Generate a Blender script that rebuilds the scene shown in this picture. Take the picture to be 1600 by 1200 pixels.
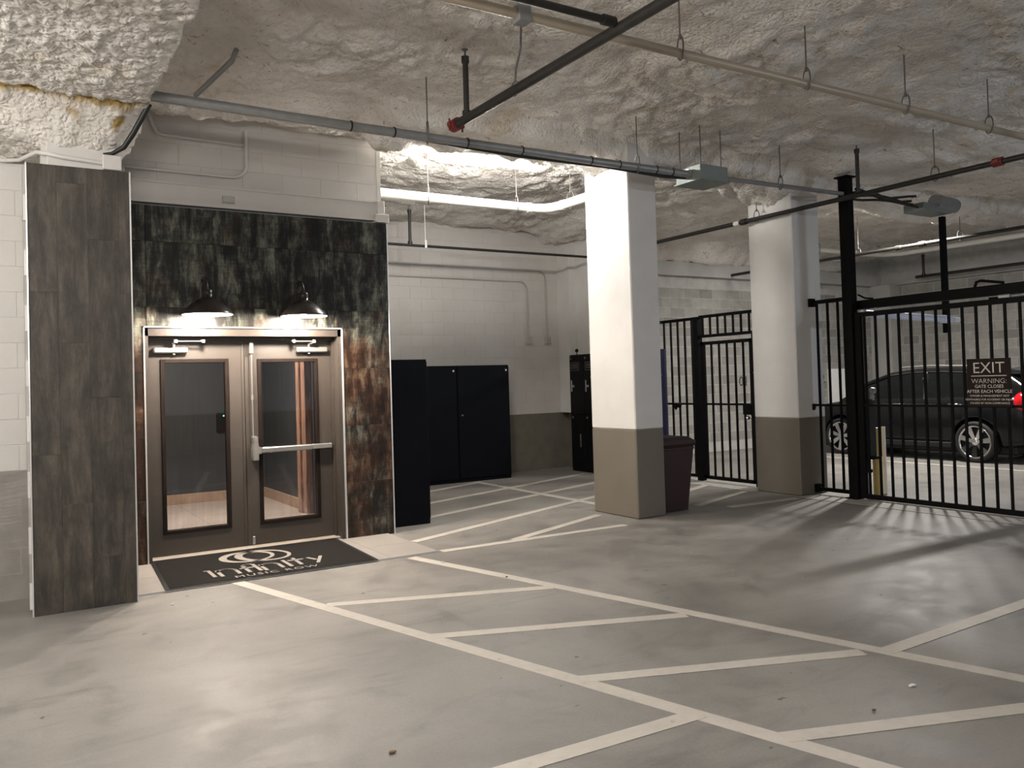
import bpy, bmesh, math, random
import numpy as np
from mathutils import Vector, Matrix
random.seed(7)
SC = bpy.context.scene
COL = SC.collection
for o in list(bpy.data.objects): bpy.data.objects.remove(o)

# ------------------------------------------------------------------ camera
yaw, pit, rol = math.radians(58.17316), math.radians(1.16254), math.radians(-1.696203)
fw = Vector((math.cos(yaw)*math.cos(pit), math.sin(yaw)*math.cos(pit), math.sin(pit)))
rt = Vector((math.sin(yaw), -math.cos(yaw), 0)); up = rt.cross(fw)
r2 = math.cos(rol)*rt + math.sin(rol)*up
u2 = -math.sin(rol)*rt + math.cos(rol)*up
cam = bpy.data.cameras.new('camera')
cam.sensor_fit = 'HORIZONTAL'; cam.sensor_width = 36; cam.lens = 1305.718/1600*36
cam.shift_y = -29.368/1600; cam.clip_start = 0.05; cam.clip_end = 100
co = bpy.data.objects.new('camera', cam); COL.objects.link(co)
co.matrix_world = Matrix(((r2.x, u2.x, -fw.x, 0), (r2.y, u2.y, -fw.y, 0), (r2.z, u2.z, -fw.z, 1.6), (0, 0, 0, 1)))
SC.camera = co

# ------------------------------------------------------------------ world, exposure
w = bpy.data.worlds.new('world'); SC.world = w; w.use_nodes = True
w.node_tree.nodes['Background'].inputs[0].default_value = (0.9, 0.95, 1.0, 1)
w.node_tree.nodes['Background'].inputs[1].default_value = 0.02
SC.view_settings.view_transform = 'Standard'; SC.view_settings.look = 'None'
SC.view_settings.exposure = 0.24; SC.view_settings.gamma = 1; SC.view_settings.use_curve_mapping = False

WARM = (1.0, 0.86, 0.72); NEUT = (1.0, 0.955, 0.90); COOL = (0.70, 0.82, 1.0); BULB = (1.0, 0.87, 0.74)
def area(name, loc, sx, sy, power, color, rot=(0, 0, 0)):
    l = bpy.data.lights.new(name, 'AREA'); l.shape = 'RECTANGLE'; l.size = sx; l.size_y = sy
    l.energy = power; l.color = color
    o = bpy.data.objects.new(name, l); COL.objects.link(o); o.location = loc; o.rotation_euler = rot
    o['kind'] = 'helper'
    return o
# every area light below sits under the lens of a strip fixture that is built further down
STRIPS = [   # name, centre, length, along ('x'/'y'), power, colour
    ('bay',   (5.05, 8.62, 4.27), 1.3, 'x', 200, NEUT),
    ('drive', (13.3, 8.46, 4.31), .7, 'x', 340, NEUT),
    ('near',  (-0.2, 2.0, 3.25), 1.2, 'x', 230, NEUT),  # unseen strip, hung low so more light reaches the ceiling
    ('left',  (-2.6, 4.9, 3.25), 1.2, 'x', 330, NEUT),  # added out of view as fill from the left
    ('right', (10.5, -1.0, 3.25), 1.2, 'x', 230, COOL),  # unseen cool strip, also hung low to throw light upwards
    ('rear',  (-0.6, -3.6, 3.25), 1.2, 'x', 70, NEUT),  # extra fill behind the camera, never in view
]
def tube_light(n, c, L, ax, power, colr, k=3):    # bare tubes throw light all round, so each strip is a short row of soft points
    for i in range(k):
        u = (i-(k-1)/2)*L/k
        l = bpy.data.lights.new('lamp_'+n, 'POINT'); l.energy = power/k; l.color = colr; l.shadow_soft_size = .07
        o = bpy.data.objects.new('lamp_'+n, l); COL.objects.link(o); o['kind'] = 'helper'
        o.location = (c[0]+(u if ax == 'x' else 0), c[1]+(u if ax == 'y' else 0), c[2]-.11)
for st in STRIPS:
    if st[0] != 'drive': tube_light(*st)
_d = STRIPS[1]; area('lamp_drive', (_d[1][0], _d[1][1], _d[1][2]-.05), _d[2], .12, _d[4], _d[5])   # this one has a closed housing
area('lamp_lobby', (2.2, 10.6, 2.62), .5, .5, 125, WARM)

# ------------------------------------------------------------------ materials
def S(r, g, b):
    f = lambda c: ((c/255)/12.92 if c/255 <= .04045 else ((c/255+.055)/1.055)**2.4)
    return (f(r), f(g), f(b), 1)
class NT:
    def __init__(s, name):
        s.m = bpy.data.materials.new(name); s.m.use_nodes = True
        s.t = s.m.node_tree; s.n = s.t.nodes; s.b = s.n['Principled BSDF']
    def new(s, t, **k):
        n = s.n.new(t)
        for a, v in k.items(): setattr(n, a, v)
        return n
    def l(s, a, b): s.t.links.new(a, b)
    def pos(s, scale=(1, 1, 1)):
        g = s.new('ShaderNodeNewGeometry'); m = s.new('ShaderNodeMapping'); m.inputs['Scale'].default_value = scale
        s.l(g.outputs['Position'], m.inputs['Vector']); return m.outputs[0]
    def noise(s, vec, scale, detail=4, rough=.55, dist=0):
        n = s.new('ShaderNodeTexNoise'); n.inputs['Scale'].default_value = scale; n.inputs['Detail'].default_value = detail
        n.inputs['Roughness'].default_value = rough; n.inputs['Distortion'].default_value = dist
        s.l(vec, n.inputs['Vector']); return n.outputs['Fac']
    def ramp(s, fac, stops):
        r = s.new('ShaderNodeValToRGB'); e = r.color_ramp.elements
        while len(e) < len(stops): e.new(.5)
        for i, (p, c) in enumerate(stops):
            e[i].position = p; e[i].color = c if len(c) == 4 else (*c, 1)
        s.l(fac, r.inputs[0]); return r.outputs[0]
    def mix(s, fac, a, b, mode='MIX'):
        n = s.new('ShaderNodeMix', data_type='RGBA', blend_type=mode)
        for i, v in ((0, fac), (6, a), (7, b)):
            if hasattr(v, 'links') or hasattr(v, 'is_linked'): s.l(v, n.inputs[i])
            else: n.inputs[i].default_value = v
        return n.outputs[2]
    def bump(s, h, strength, dist=.01):
        n = s.new('ShaderNodeBump'); n.inputs['Strength'].default_value = strength; n.inputs['Distance'].default_value = dist
        s.l(h, n.inputs['Height']); s.l(n.outputs[0], s.b.inputs['Normal'])
    def objrand(s):
        return s.new('ShaderNodeObjectInfo').outputs['Random']
    def math(s, op, a, b):
        n = s.new('ShaderNodeMath', operation=op)
        for i, v in enumerate((a, b)):
            if hasattr(v, 'is_linked'): s.l(v, n.inputs[i])
            else: n.inputs[i].default_value = v
        return n.outputs[0]
def mul(c, k): return (c[0]*k, c[1]*k, c[2]*k, 1)
G = (0, 0, 0, 1); W1 = (1, 1, 1, 1)
def plain(name, c, rough=.5, metal=0, var=.12, scale=6, bump=0, bscale=60, rand=0, spec=None):
    m = NT(name); v = m.pos()
    f = m.noise(v, scale, 5)
    c1 = m.ramp(f, [(.3, mul(c, 1-var)), (.7, mul(c, 1+var))])
    if rand:
        r = m.ramp(m.objrand(), [(0, (1-rand,)*3), (1, (1+rand*.3,)*3)])
        c1 = m.mix(1.0, c1, r, 'MULTIPLY')
    m.l(c1, m.b.inputs['Base Color'])
    m.b.inputs['Roughness'].default_value = rough; m.b.inputs['Metallic'].default_value = metal
    if spec is not None: m.b.inputs['Specular IOR Level'].default_value = spec
    if bump: m.bump(m.noise(v, bscale, 4), bump, .004)
    return m.m
M = {}
M['white_paint'] = plain('white_paint', (.53, .51, .485), .55, var=.04, scale=2.5, bump=.35, bscale=90, rand=.03)
M['column_paint'] = plain('column_paint', (.62, .61, .59), .5, var=.04, scale=3, bump=.25, bscale=14)
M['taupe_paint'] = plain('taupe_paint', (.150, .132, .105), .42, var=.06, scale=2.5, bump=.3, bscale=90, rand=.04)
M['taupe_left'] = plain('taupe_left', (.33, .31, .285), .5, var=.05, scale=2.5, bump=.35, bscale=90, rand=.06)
M['mortar_white'] = plain('mortar_white', (.49, .47, .445), .7)
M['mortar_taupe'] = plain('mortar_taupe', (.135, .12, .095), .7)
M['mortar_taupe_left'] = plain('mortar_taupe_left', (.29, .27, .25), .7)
M['grey_block'] = plain('grey_block', (.30, .29, .265), .85, var=.12, scale=6, bump=.5, bscale=120, rand=.28)
M['grey_mortar'] = plain('grey_mortar', (.42, .41, .385), .9)
M['grey_concrete'] = plain('grey_concrete', (.40, .39, .37), .8, var=.1, scale=2)
M['black_metal'] = plain('black_metal', (.0035, .0035, .004), .55, var=.1, spec=.08)
M['black_cabinet'] = plain('black_cabinet', (.0030, .0036, .0060), .5, var=.15, scale=2, spec=.08)
M['black_locker'] = plain('black_locker', (.0045, .0045, .005), .45, spec=.12)
M['bronze'] = plain('bronze', (.024, .020, .018), .28, metal=.35)
M['door_paint'] = plain('door_paint', (.037, .0305, .025), .45, var=.03, scale=3)
M['stop_brown'] = plain('stop_brown', (.009, .0055, .004), .5, spec=.12)
M['trim_metal'] = plain('trim_metal', (.75, .75, .76), .3, metal=.7, var=.03)
M['aluminium'] = plain('aluminium', (.46, .445, .42), .32, metal=.8, var=.04)
M['steel'] = plain('steel', (.50, .49, .47), .3, metal=.9, var=.06)
M['galv'] = plain('galv', (.27, .275, .275), .4, metal=.45, var=.1, scale=12)
M['galv_box'] = plain('galv_box', (.20, .225, .215), .5, metal=.3, var=.08, scale=20)
M['pipe_black'] = plain('pipe_black', (.022, .020, .018), .45, metal=.2, var=.25, scale=20)
M['pipe_cream'] = plain('pipe_cream', (.36, .30, .225), .35, var=.06, scale=4)
M['pipe_white'] = plain('pipe_white', (.74, .72, .66), .35, var=.03, scale=4)
M['red_cap'] = plain('red_cap', (.15, .02, .018), .5, var=.2, scale=30)
M['rod'] = plain('rod', (.13, .12, .11), .5, metal=.5)
M['rubber_mat'] = plain('rubber_mat', (.013, .012, .0115), .9, var=.3, scale=160, bump=.6, bscale=500, spec=.05)
M['mat_rim'] = plain('mat_rim', (.010, .010, .010), .6, spec=.15)
M['mat_print'] = plain('mat_print', (.26, .235, .21), .9, var=.12, scale=120)
M['maroon'] = plain('maroon', (.036, .016, .016), .5, var=.1, scale=8)
M['maroon_dark'] = plain('maroon_dark', (.02, .012, .012), .6)
M['navy'] = plain('navy', (.010, .013, .045), .5)
M['bag_white'] = plain('bag_white', (.6, .6, .6), .4)
M['yellow'] = plain('yellow', (.50, .37, .12), .5, var=.1, scale=10)
M['sign_brown'] = plain('sign_brown', (.015, .0075, .006), .5, spec=.1)
M['sign_letter'] = plain('sign_letter', (.62, .58, .54), .5, var=.03)
M['white_board'] = plain('white_board', (.85, .85, .83), .5, var=.02)
M['ink'] = plain('ink', (.03, .03, .035), .7)
M['kerb'] = plain('kerb', (.36, .35, .33), .75, var=.12, scale=5, bump=.3, bscale=120)
M['porch_tile'] = plain('porch_tile', (.33, .305, .28), .35, var=.07, scale=3, rand=.08)
M['lobby_tile'] = plain('lobby_tile', (.50, .42, .37), .4, var=.05, scale=4, rand=.06)
M['grout'] = plain('grout', (.22, .20, .18), .8)
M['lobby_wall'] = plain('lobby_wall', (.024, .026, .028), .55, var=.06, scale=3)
M['threshold'] = plain('threshold', (.36, .32, .27), .45)
M['car_paint'] = plain('car_paint', (.010, .0105, .012), .16, metal=.35, var=.02)
M['car_trim'] = plain('car_trim', (.006, .006, .006), .55)
M['tyre'] = plain('tyre', (.010, .010, .010), .75)
M['chrome'] = plain('chrome', (.72, .72, .72), .12, metal=1, var=.02)
M['car_glass'] = plain('car_glass', (.004, .005, .005), .06)
M['taillight'] = plain('taillight', (.55, .008, .015), .15)
M['leaf'] = plain('leaf', (.12, .07, .03), .8)
M['paper'] = plain('paper', (.7, .68, .64), .7)
M['ties'] = plain('ties', (.006, .006, .006), .5)
M['blue_tube'] = plain('blue_tube', (.66, .71, .84), .35)
M['foam_yellow'] = plain('foam_yellow', (.30, .20, .07), .9, var=.4, scale=25, bump=.8, bscale=60)

def emit(name, c, s):
    m = NT(name); m.b.inputs['Base Color'].default_value = (.8, .8, .8, 1)
    m.b.inputs['Emission Color'].default_value = (*c, 1); m.b.inputs['Emission Strength'].default_value = s
    f = m.noise(m.pos(), 3, 2); m.l(m.ramp(f, [(0, (c[0]*.97, c[1]*.97, c[2]*.97)), (1, c)]), m.b.inputs['Emission Color'])
    return m.m
M['lens'] = emit('lens', (1, .97, .9), 30)
M['bulb'] = emit('bulb', (1, .85, .7), 40)
M['led_green'] = emit('led_green', (.05, 1, .35), 3)
M['shade_inside'] = plain('shade_inside', (.85, .85, .85), .4, var=.01)

def glass(name, tint, fac):
    m = NT(name); t = m.n; out = t['Material Output']
    tr = m.new('ShaderNodeBsdfTransparent'); gl = m.new('ShaderNodeBsdfGlossy'); mx = m.new('ShaderNodeMixShader')
    v = m.pos((1, 1, .05)); f = m.noise(v, 40, 3)
    m.l(m.ramp(f, [(.3, mul(tint, .92)), (.7, tint)]), tr.inputs['Color'])
    gl.inputs['Roughness'].default_value = .03; gl.inputs['Color'].default_value = (.9, .93, 1, 1)
    fr = m.new('ShaderNodeFresnel'); fr.inputs['IOR'].default_value = 1.5
    m.l(m.math('ADD', fr.outputs[0], fac), mx.inputs[0])
    m.l(tr.outputs[0], mx.inputs[1]); m.l(gl.outputs[0], mx.inputs[2]); m.l(mx.outputs[0], out.inputs['Surface'])
    return m.m
M['pane'] = glass('pane', (.80, .81, .82, 1), .03)

def floor_mat():
    m = NT('concrete_floor'); v = m.pos()
    a = m.noise(v, .55, 5, .6, .6); b = m.noise(v, 3.2, 7, .65, .4); c = m.noise(v, 60, 3)
    base = m.ramp(a, [(.3, (.140, .131, .121)), (.5, (.200, .189, .175)), (.7, (.255, .242, .224))])
    base = m.mix(.65, base, m.ramp(b, [(.28, (.50, .50, .50)), (.46, (.95, .95, .95)), (.72, (1.18, 1.17, 1.14))]), 'MULTIPLY')
    base = m.mix(.4, base, m.ramp(c, [(.3, (.8, .8, .8)), (.7, (1.15, 1.15, 1.15))]), 'MULTIPLY')
    # trowel drift streaks and dark spots
    s = m.noise(m.pos((.5, 2.2, 1)), 1.3, 6, .7, 1.2)
    base = m.mix(.42, base, m.ramp(s, [(.32, (.55, .55, .57)), (.45, (1, 1, 1)), (.62, (1, 1, 1)), (.72, (1.15, 1.14, 1.12))]), 'MULTIPLY')
    d = m.noise(v, 9, 2)
    base = m.mix(1, base, m.ramp(d, [(.245, (.40, .39, .38)), (.28, (1, 1, 1)), (1, (1, 1, 1))]), 'MULTIPLY')
    m.l(base, m.b.inputs['Base Color'])
    m.l(m.ramp(b, [(.3, (.42,)*3), (.7, (.62,)*3)]), m.b.inputs['Roughness'])
    m.b.inputs['Specular IOR Level'].default_value = .35
    m.bump(c, .15, .003)
    return m.m
M['floor'] = floor_mat()
def line_mat():
    m = NT('line_paint'); v = m.pos()
    f = m.noise(v, 14, 6, .7); g = m.noise(v, 2, 4)
    c = m.ramp(f, [(.25, (.26, .24, .215)), (.38, (.44, .405, .36)), (.8, (.51, .475, .425))])
    c = m.mix(.5, c, m.ramp(g, [(.3, (.82,)*3), (.7, (1.05,)*3)]), 'MULTIPLY')
    m.l(c, m.b.inputs['Base Color']); m.b.inputs['Roughness'].default_value = .6
    return m.m
M['line'] = line_mat()
def foam_mat():
    m = NT('spray_foam'); v = m.pos()
    a = m.noise(v, 1.1, 5, .6, .8); b = m.noise(v, 7, 6, .65, 1.5); c = m.noise(v, 38, 5, .7, .8)
    wob = m.new('ShaderNodeTexNoise'); wob.inputs['Scale'].default_value = 9; wob.inputs['Detail'].default_value = 3; m.l(v, wob.inputs['Vector'])
    off = m.new('ShaderNodeVectorMath', operation='MULTIPLY_ADD'); off.inputs[1].default_value = (.10, .10, .10); m.l(wob.outputs['Color'], off.inputs[0]); m.l(v, off.inputs[2])
    vo = m.new('ShaderNodeTexVoronoi', feature='SMOOTH_F1'); vo.inputs['Scale'].default_value = 29; vo.inputs['Smoothness'].default_value = .35; m.l(off.outputs[0], vo.inputs['Vector'])
    vd = vo.outputs['Distance']
    base = m.ramp(a, [(.25, (.60, .555, .50)), (.5, (.76, .73, .685)), (.75, (.84, .815, .775))])
    base = m.mix(.55, base, m.ramp(b, [(.27, (.55, .51, .45)), (.40, (.92, .90, .87)), (.6, (1, 1, 1))]), 'MULTIPLY')
    # amber patches where the skin has torn, and dark specks scattered by noise
    y = m.noise(v, 1.7, 4, .6, 1.0)
    base = m.mix(m.ramp(y, [(.59, G), (.72, (.5, .5, .5))]), base, (.46, .32, .14, 1))
    y2 = m.noise(v, 3.1, 5, .7, 1.6)
    base = m.mix(m.ramp(y2, [(.645, G), (.69, (.7, .7, .7))]), base, (.36, .22, .06, 1))
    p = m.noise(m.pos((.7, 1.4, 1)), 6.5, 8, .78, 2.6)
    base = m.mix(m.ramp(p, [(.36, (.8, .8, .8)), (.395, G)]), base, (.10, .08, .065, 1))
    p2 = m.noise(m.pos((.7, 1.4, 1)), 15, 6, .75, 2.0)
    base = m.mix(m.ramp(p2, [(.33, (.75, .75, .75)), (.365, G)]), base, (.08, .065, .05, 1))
    at = m.new('ShaderNodeAttribute', attribute_name='torn')
    base = m.mix(at.outputs['Fac'], base, (.30, .20, .065, 1))
    m.l(base, m.b.inputs['Base Color']); m.b.inputs['Roughness'].default_value = .8
    m.b.inputs['Specular IOR Level'].default_value = .2
    h = m.math('ADD', m.math('ADD', m.math('MULTIPLY', b, .6), m.math('MULTIPLY', c, .45)), m.math('MULTIPLY', vd, -.9))
    m.bump(h, 1.0, .016)
    return m.m
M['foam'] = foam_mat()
def oxide_mat():
    m = NT('oxide_tile'); r = m.objrand()
    g = m.new('ShaderNodeNewGeometry'); ad = m.new('ShaderNodeVectorMath', operation='ADD')
    cb = m.new('ShaderNodeCombineXYZ'); m.l(m.math('MULTIPLY', r, 37.0), cb.inputs[0]); m.l(m.math('MULTIPLY', r, 11.0), cb.inputs[2])
    m.l(g.outputs['Position'], ad.inputs[0]); m.l(cb.outputs[0], ad.inputs[1])
    mp = m.new('ShaderNodeMapping'); mp.inputs['Scale'].default_value = (1, 1, .22); m.l(ad.outputs[0], mp.inputs[0])
    a = m.noise(mp.outputs[0], 9, 8, .74, .5); b = m.noise(ad.outputs[0], 2.6, 5, .6, .6); c = m.noise(mp.outputs[0], 55, 5, .75)
    d = m.noise(ad.outputs[0], 4.5, 4, .6)
    mp2 = m.new('ShaderNodeMapping'); mp2.inputs['Scale'].default_value = (.35, 1, 1.6); m.l(ad.outputs[0], mp2.inputs[0])
    e = m.noise(mp2.outputs[0], 24, 5, .7, .4)
    lum = m.math('ADD', m.math('MULTIPLY', a, .62), m.math('ADD', m.math('MULTIPLY', d, .26), m.math('MULTIPLY', e, .12)))
    base = m.ramp(lum, [(.40, (.0022, .0021, .002)), (.475, (.0095, .0094, .008)), (.53, (.044, .045, .036)), (.58, (.115, .117, .094)), (.66, (.22, .22, .18))])
    rust = m.ramp(lum, [(.40, (.006, .0028, .0016)), (.5, (.036, .016, .008)), (.64, (.16, .09, .055))])
    zz = m.new('ShaderNodeSeparateXYZ'); m.l(g.outputs['Position'], zz.inputs[0])
    zr = m.ramp(m.math('MULTIPLY', zz.outputs[2], .3), [(.5, (.22, .22, .22)), (.75, G)])   # the lower tile rows are the rustier ones
    base = m.mix(m.ramp(m.math('ADD', b, zr), [(.56, G), (.74, (.85, .85, .85))]), base, rust)
    base = m.mix(.8, base, m.ramp(c, [(.3, (.45,)*3), (.7, (1.35,)*3)]), 'MULTIPLY')
    m.l(base, m.b.inputs['Base Color']); m.b.inputs['Roughness'].default_value = .42
    m.b.inputs['Specular IOR Level'].default_value = .3
    m.bump(c, .2, .003)
    return m.m
M['oxide'] = oxide_mat()
def plank_mat():
    m = NT('weathered_plank'); r = m.objrand()
    g = m.new('ShaderNodeNewGeometry'); ad = m.new('ShaderNodeVectorMath', operation='ADD')
    cb = m.new('ShaderNodeCombineXYZ'); m.l(m.math('MULTIPLY', r, 53.0), cb.inputs[0]); m.l(m.math('MULTIPLY', r, 17.0), cb.inputs[2])
    m.l(g.outputs['Position'], ad.inputs[0]); m.l(cb.outputs[0], ad.inputs[1])
    mp = m.new('ShaderNodeMapping'); mp.inputs['Scale'].default_value = (1, 1, .18); m.l(ad.outputs[0], mp.inputs[0])
    a = m.noise(mp.outputs[0], 14, 8, .72, .25); b = m.noise(ad.outputs[0], 4.5, 7, .7, .5); c = m.noise(mp.outputs[0], 80, 4, .75)
    base = m.ramp(a, [(.30, (.015, .0122, .0092)), (.5, (.042, .0350, .0272)), (.70, (.094, .079, .062))])
    base = m.mix(.8, base, m.ramp(b, [(.3, (.52, .51, .49)), (.5, (1, 1, 1)), (.72, (1.35, 1.32, 1.28))]), 'MULTIPLY')
    base = m.mix(.6, base, m.ramp(c, [(.3, (.75,)*3), (.7, (1.2,)*3)]), 'MULTIPLY')
    m.l(base, m.b.inputs['Base Color']); m.b.inputs['Roughness'].default_value = .6
    m.bump(c, .3, .003)
    return m.m
M['plank'] = plank_mat()
def wood_mat():
    m = NT('red_wood'); mp = m.pos((1, 1, .12))
    a = m.noise(mp, 22, 6, .6, 1.5)
    m.l(m.ramp(a, [(.3, (.13, .065, .045)), (.5, (.32, .18, .125)), (.7, (.44, .28, .20))]), m.b.inputs['Base Color'])
    m.b.inputs['Roughness'].default_value = .5
    return m.m
M['wood'] = wood_mat()
M['wood_base'] = plain('wood_base', (.40, .27, .19), .5, var=.15, scale=8)

# ------------------------------------------------------------------ mesh helpers
class MB:
    def __init__(s): s.v = []; s.f = []; s.s = []; s.mi = []
    def add(s, vs, fs, smooth=False):
        o = len(s.v); s.v += [tuple(p) for p in vs]; s.f += [tuple(i+o for i in f) for f in fs]; s.s += [smooth]*len(fs); return s
    def box(s, lo, hi, b=0):
        x0, y0, z0 = (min(a, c) for a, c in zip(lo, hi)); x1, y1, z1 = (max(a, c) for a, c in zip(lo, hi))
        if not b:
            return s.add([(x0,y0,z0),(x1,y0,z0),(x1,y1,z0),(x0,y1,z0),(x0,y0,z1),(x1,y0,z1),(x1,y1,z1),(x0,y1,z1)],
                [(0,3,2,1),(4,5,6,7),(0,1,5,4),(1,2,6,5),(2,3,7,6),(3,0,4,7)])
        bm = bmesh.new(); bmesh.ops.create_cube(bm, size=1)
        for v in bm.verts: v.co = ((x0+x1)/2+v.co.x*(x1-x0), (y0+y1)/2+v.co.y*(y1-y0), (z0+z1)/2+v.co.z*(z1-z0))
        bmesh.ops.bevel(bm, geom=list(bm.edges), offset=b, segments=1, affect='EDGES', profile=.5)
        bm.verts.index_update()
        s.add([v.co[:] for v in bm.verts], [[v.index for v in f.verts] for f in bm.faces]); bm.free(); return s
    def bmx(s, bm, smooth=False):
        bm.verts.index_update(); s.add([v.co[:] for v in bm.verts], [[v.index for v in f.verts] for f in bm.faces], smooth); return s
    def cyl(s, p0, p1, r, n=14, r2=None, caps=True):
        p0 = Vector(p0); p1 = Vector(p1); d = (p1-p0).normalized(); r2 = r if r2 is None else r2
        a = d.orthogonal().normalized(); b = d.cross(a)
        ring = lambda p, q: [p+q*(math.cos(t)*a+math.sin(t)*b) for t in [2*math.pi*i/n for i in range(n)]]
        s.add(ring(p0, r)+ring(p1, r2), [(i, (i+1) % n, n+(i+1) % n, n+i) for i in range(n)], True)
        if caps:
            s.add(ring(p0, r), [tuple(range(n))[::-1]]); s.add(ring(p1, r2), [tuple(range(n))])
        return s
    def tube(s, pts, r, n=10, caps=True):
        pts = [Vector(p) for p in pts]; N = len(pts)
        tan = [(pts[min(i+1, N-1)]-pts[max(i-1, 0)]).normalized() for i in range(N)]
        a = tan[0].orthogonal().normalized(); vs = []
        for i in range(N):
            a = (a-tan[i]*a.dot(tan[i])).normalized(); b = tan[i].cross(a)
            rr = r[i] if isinstance(r, (list, tuple)) else r
            vs += [pts[i]+rr*(math.cos(2*math.pi*k/n)*a+math.sin(2*math.pi*k/n)*b) for k in range(n)]
        fs = [(i*n+k, i*n+(k+1) % n, (i+1)*n+(k+1) % n, (i+1)*n+k) for i in range(N-1) for k in range(n)]
        s.add(vs, fs, True)
        if caps: s.add(vs[:n], [tuple(range(n))[::-1]]); s.add(vs[-n:], [tuple(range(n))])
        return s
    def lathe(s, prof, c, n=28, axis='z'):
        vs = []
        for r, h in prof:
            for k in range(n):
                t = 2*math.pi*k/n; x, y = r*math.cos(t), r*math.sin(t)
                vs.append({'z': (c[0]+x, c[1]+y, c[2]+h), 'x': (c[0]+h, c[1]+x, c[2]+y), 'y': (c[0]+x, c[1]+h, c[2]+y)}[axis])
        fs = [(i*n+k, i*n+(k+1) % n, (i+1)*n+(k+1) % n, (i+1)*n+k) for i in range(len(prof)-1) for k in range(n)]
        return s.add(vs, fs, True)
    def sphere(s, c, r, n=14, m=8, sc=(1, 1, 1)):
        bm = bmesh.new(); bmesh.ops.create_uvsphere(bm, u_segments=n, v_segments=m, radius=r)
        for v in bm.verts: v.co = (c[0]+v.co.x*sc[0], c[1]+v.co.y*sc[1], c[2]+v.co.z*sc[2])
        s.bmx(bm, True); bm.free(); return s
    def prism(s, pts, off):   # planar polygon pts (3d) extruded by vector off
        n = len(pts); off = Vector(off); P = [Vector(p) for p in pts]
        return s.add(P+[p+off for p in P], [tuple(range(n))[::-1], tuple(range(n, 2*n))]+[(i, (i+1) % n, n+(i+1) % n, n+i) for i in range(n)])
    def torus(s, c, R, r, axis='y', n=20, m=8):
        pts = []
        for i in range(n+1):
            t = 2*math.pi*i/n; x, y = R*math.cos(t), R*math.sin(t)
            pts.append({'z': (c[0]+x, c[1]+y, c[2]), 'x': (c[0], c[1]+x, c[2]+y), 'y': (c[0]+x, c[1], c[2]+y)}[axis])
        return s.tube(pts, r, m, caps=False)
def tomesh(name, mb):
    me = bpy.data.meshes.new(name); me.from_pydata(mb.v, [], mb.f)
    bm = bmesh.new(); bm.from_mesh(me); bmesh.ops.recalc_face_normals(bm, faces=bm.faces); bm.to_mesh(me); bm.free()
    me.polygons.foreach_set('use_smooth', mb.s); me.update()
    return me
def obj(name, mb, mat, parent=None, label=None):
    me = tomesh(name, mb) if isinstance(mb, MB) else mb
    o = bpy.data.objects.new(name, me); COL.objects.link(o)
    if mat is not None: me.materials.append(M[mat])
    if parent is not None:
        o.parent = parent; o.matrix_parent_inverse = Matrix.Translation(-world_loc(parent))
        if label: o['label'] = label
    elif isinstance(mb, MB):
        v = np.array(mb.v); c = Vector(((v[:, 0].min()+v[:, 0].max())/2, (v[:, 1].min()+v[:, 1].max())/2, v[:, 2].min()))
        me.transform(Matrix.Translation(-c)); o.location = c
    return o
def world_loc(o):
    if o.parent is None: return Vector(o.location)
    return Vector(o.location)+(Vector(o.matrix_parent_inverse.translation)+world_loc(o.parent))
def thing(name, label, cat, loc=(0, 0, 0), group=None):
    o = bpy.data.objects.new(name, None); COL.objects.link(o); o.location = loc; o.empty_display_size = .1
    o['label'] = label; o['category'] = cat
    if group: o['group'] = group
    return o
def tag(o, label, cat, group=None):
    o['label'] = label; o['category'] = cat
    if group: o['group'] = group
    return o
def struct(name, mb, mat, parent=None):
    o = obj(name, mb, mat, parent)
    if parent is None: o['kind'] = 'structure'
    return o
def share(src, dx, parent):   # copy of a part sharing mesh data, moved by dx
    c = src.copy(); COL.objects.link(c); c.parent = parent; c.matrix_parent_inverse = Matrix.Translation(-world_loc(parent)); c.location = Vector(src.location)+Vector(dx)
    return c
def text_mesh(name, s, size, extrude=.001, align='CENTER', space=1.0, offset=0):
    cu = bpy.data.curves.new(name, 'FONT'); cu.body = s; cu.size = size; cu.extrude = extrude; cu.align_x = align; cu.space_character = space; cu.offset = offset
    cu.resolution_u = 3
    o = bpy.data.objects.new(name, cu); COL.objects.link(o)
    me = bpy.data.meshes.new_from_object(o.evaluated_get(bpy.context.evaluated_depsgraph_get()))
    bpy.data.objects.remove(o); bpy.data.curves.remove(cu); return me
def text_obj(name, s, size, mat, M4, parent, **k):
    me = text_mesh(name, s, size, **k); me.transform(M4); me.materials.clear(); me.materials.append(M[mat])
    return obj(name, me, None, parent)
FACE_Y = lambda x, y, z: Matrix(((1,0,0,x),(0,0,-1,y),(0,1,0,z),(0,0,0,1)))    # reads from -Y
FACE_X = lambda x, y, z: Matrix(((0,0,-1,x),(-1,0,0,y),(0,1,0,z),(0,0,0,1)))   # reads from -X
FLAT = lambda x, y, z: Matrix(((1,0,0,x),(0,1,0,y),(0,0,1,z),(0,0,0,1)))

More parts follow.
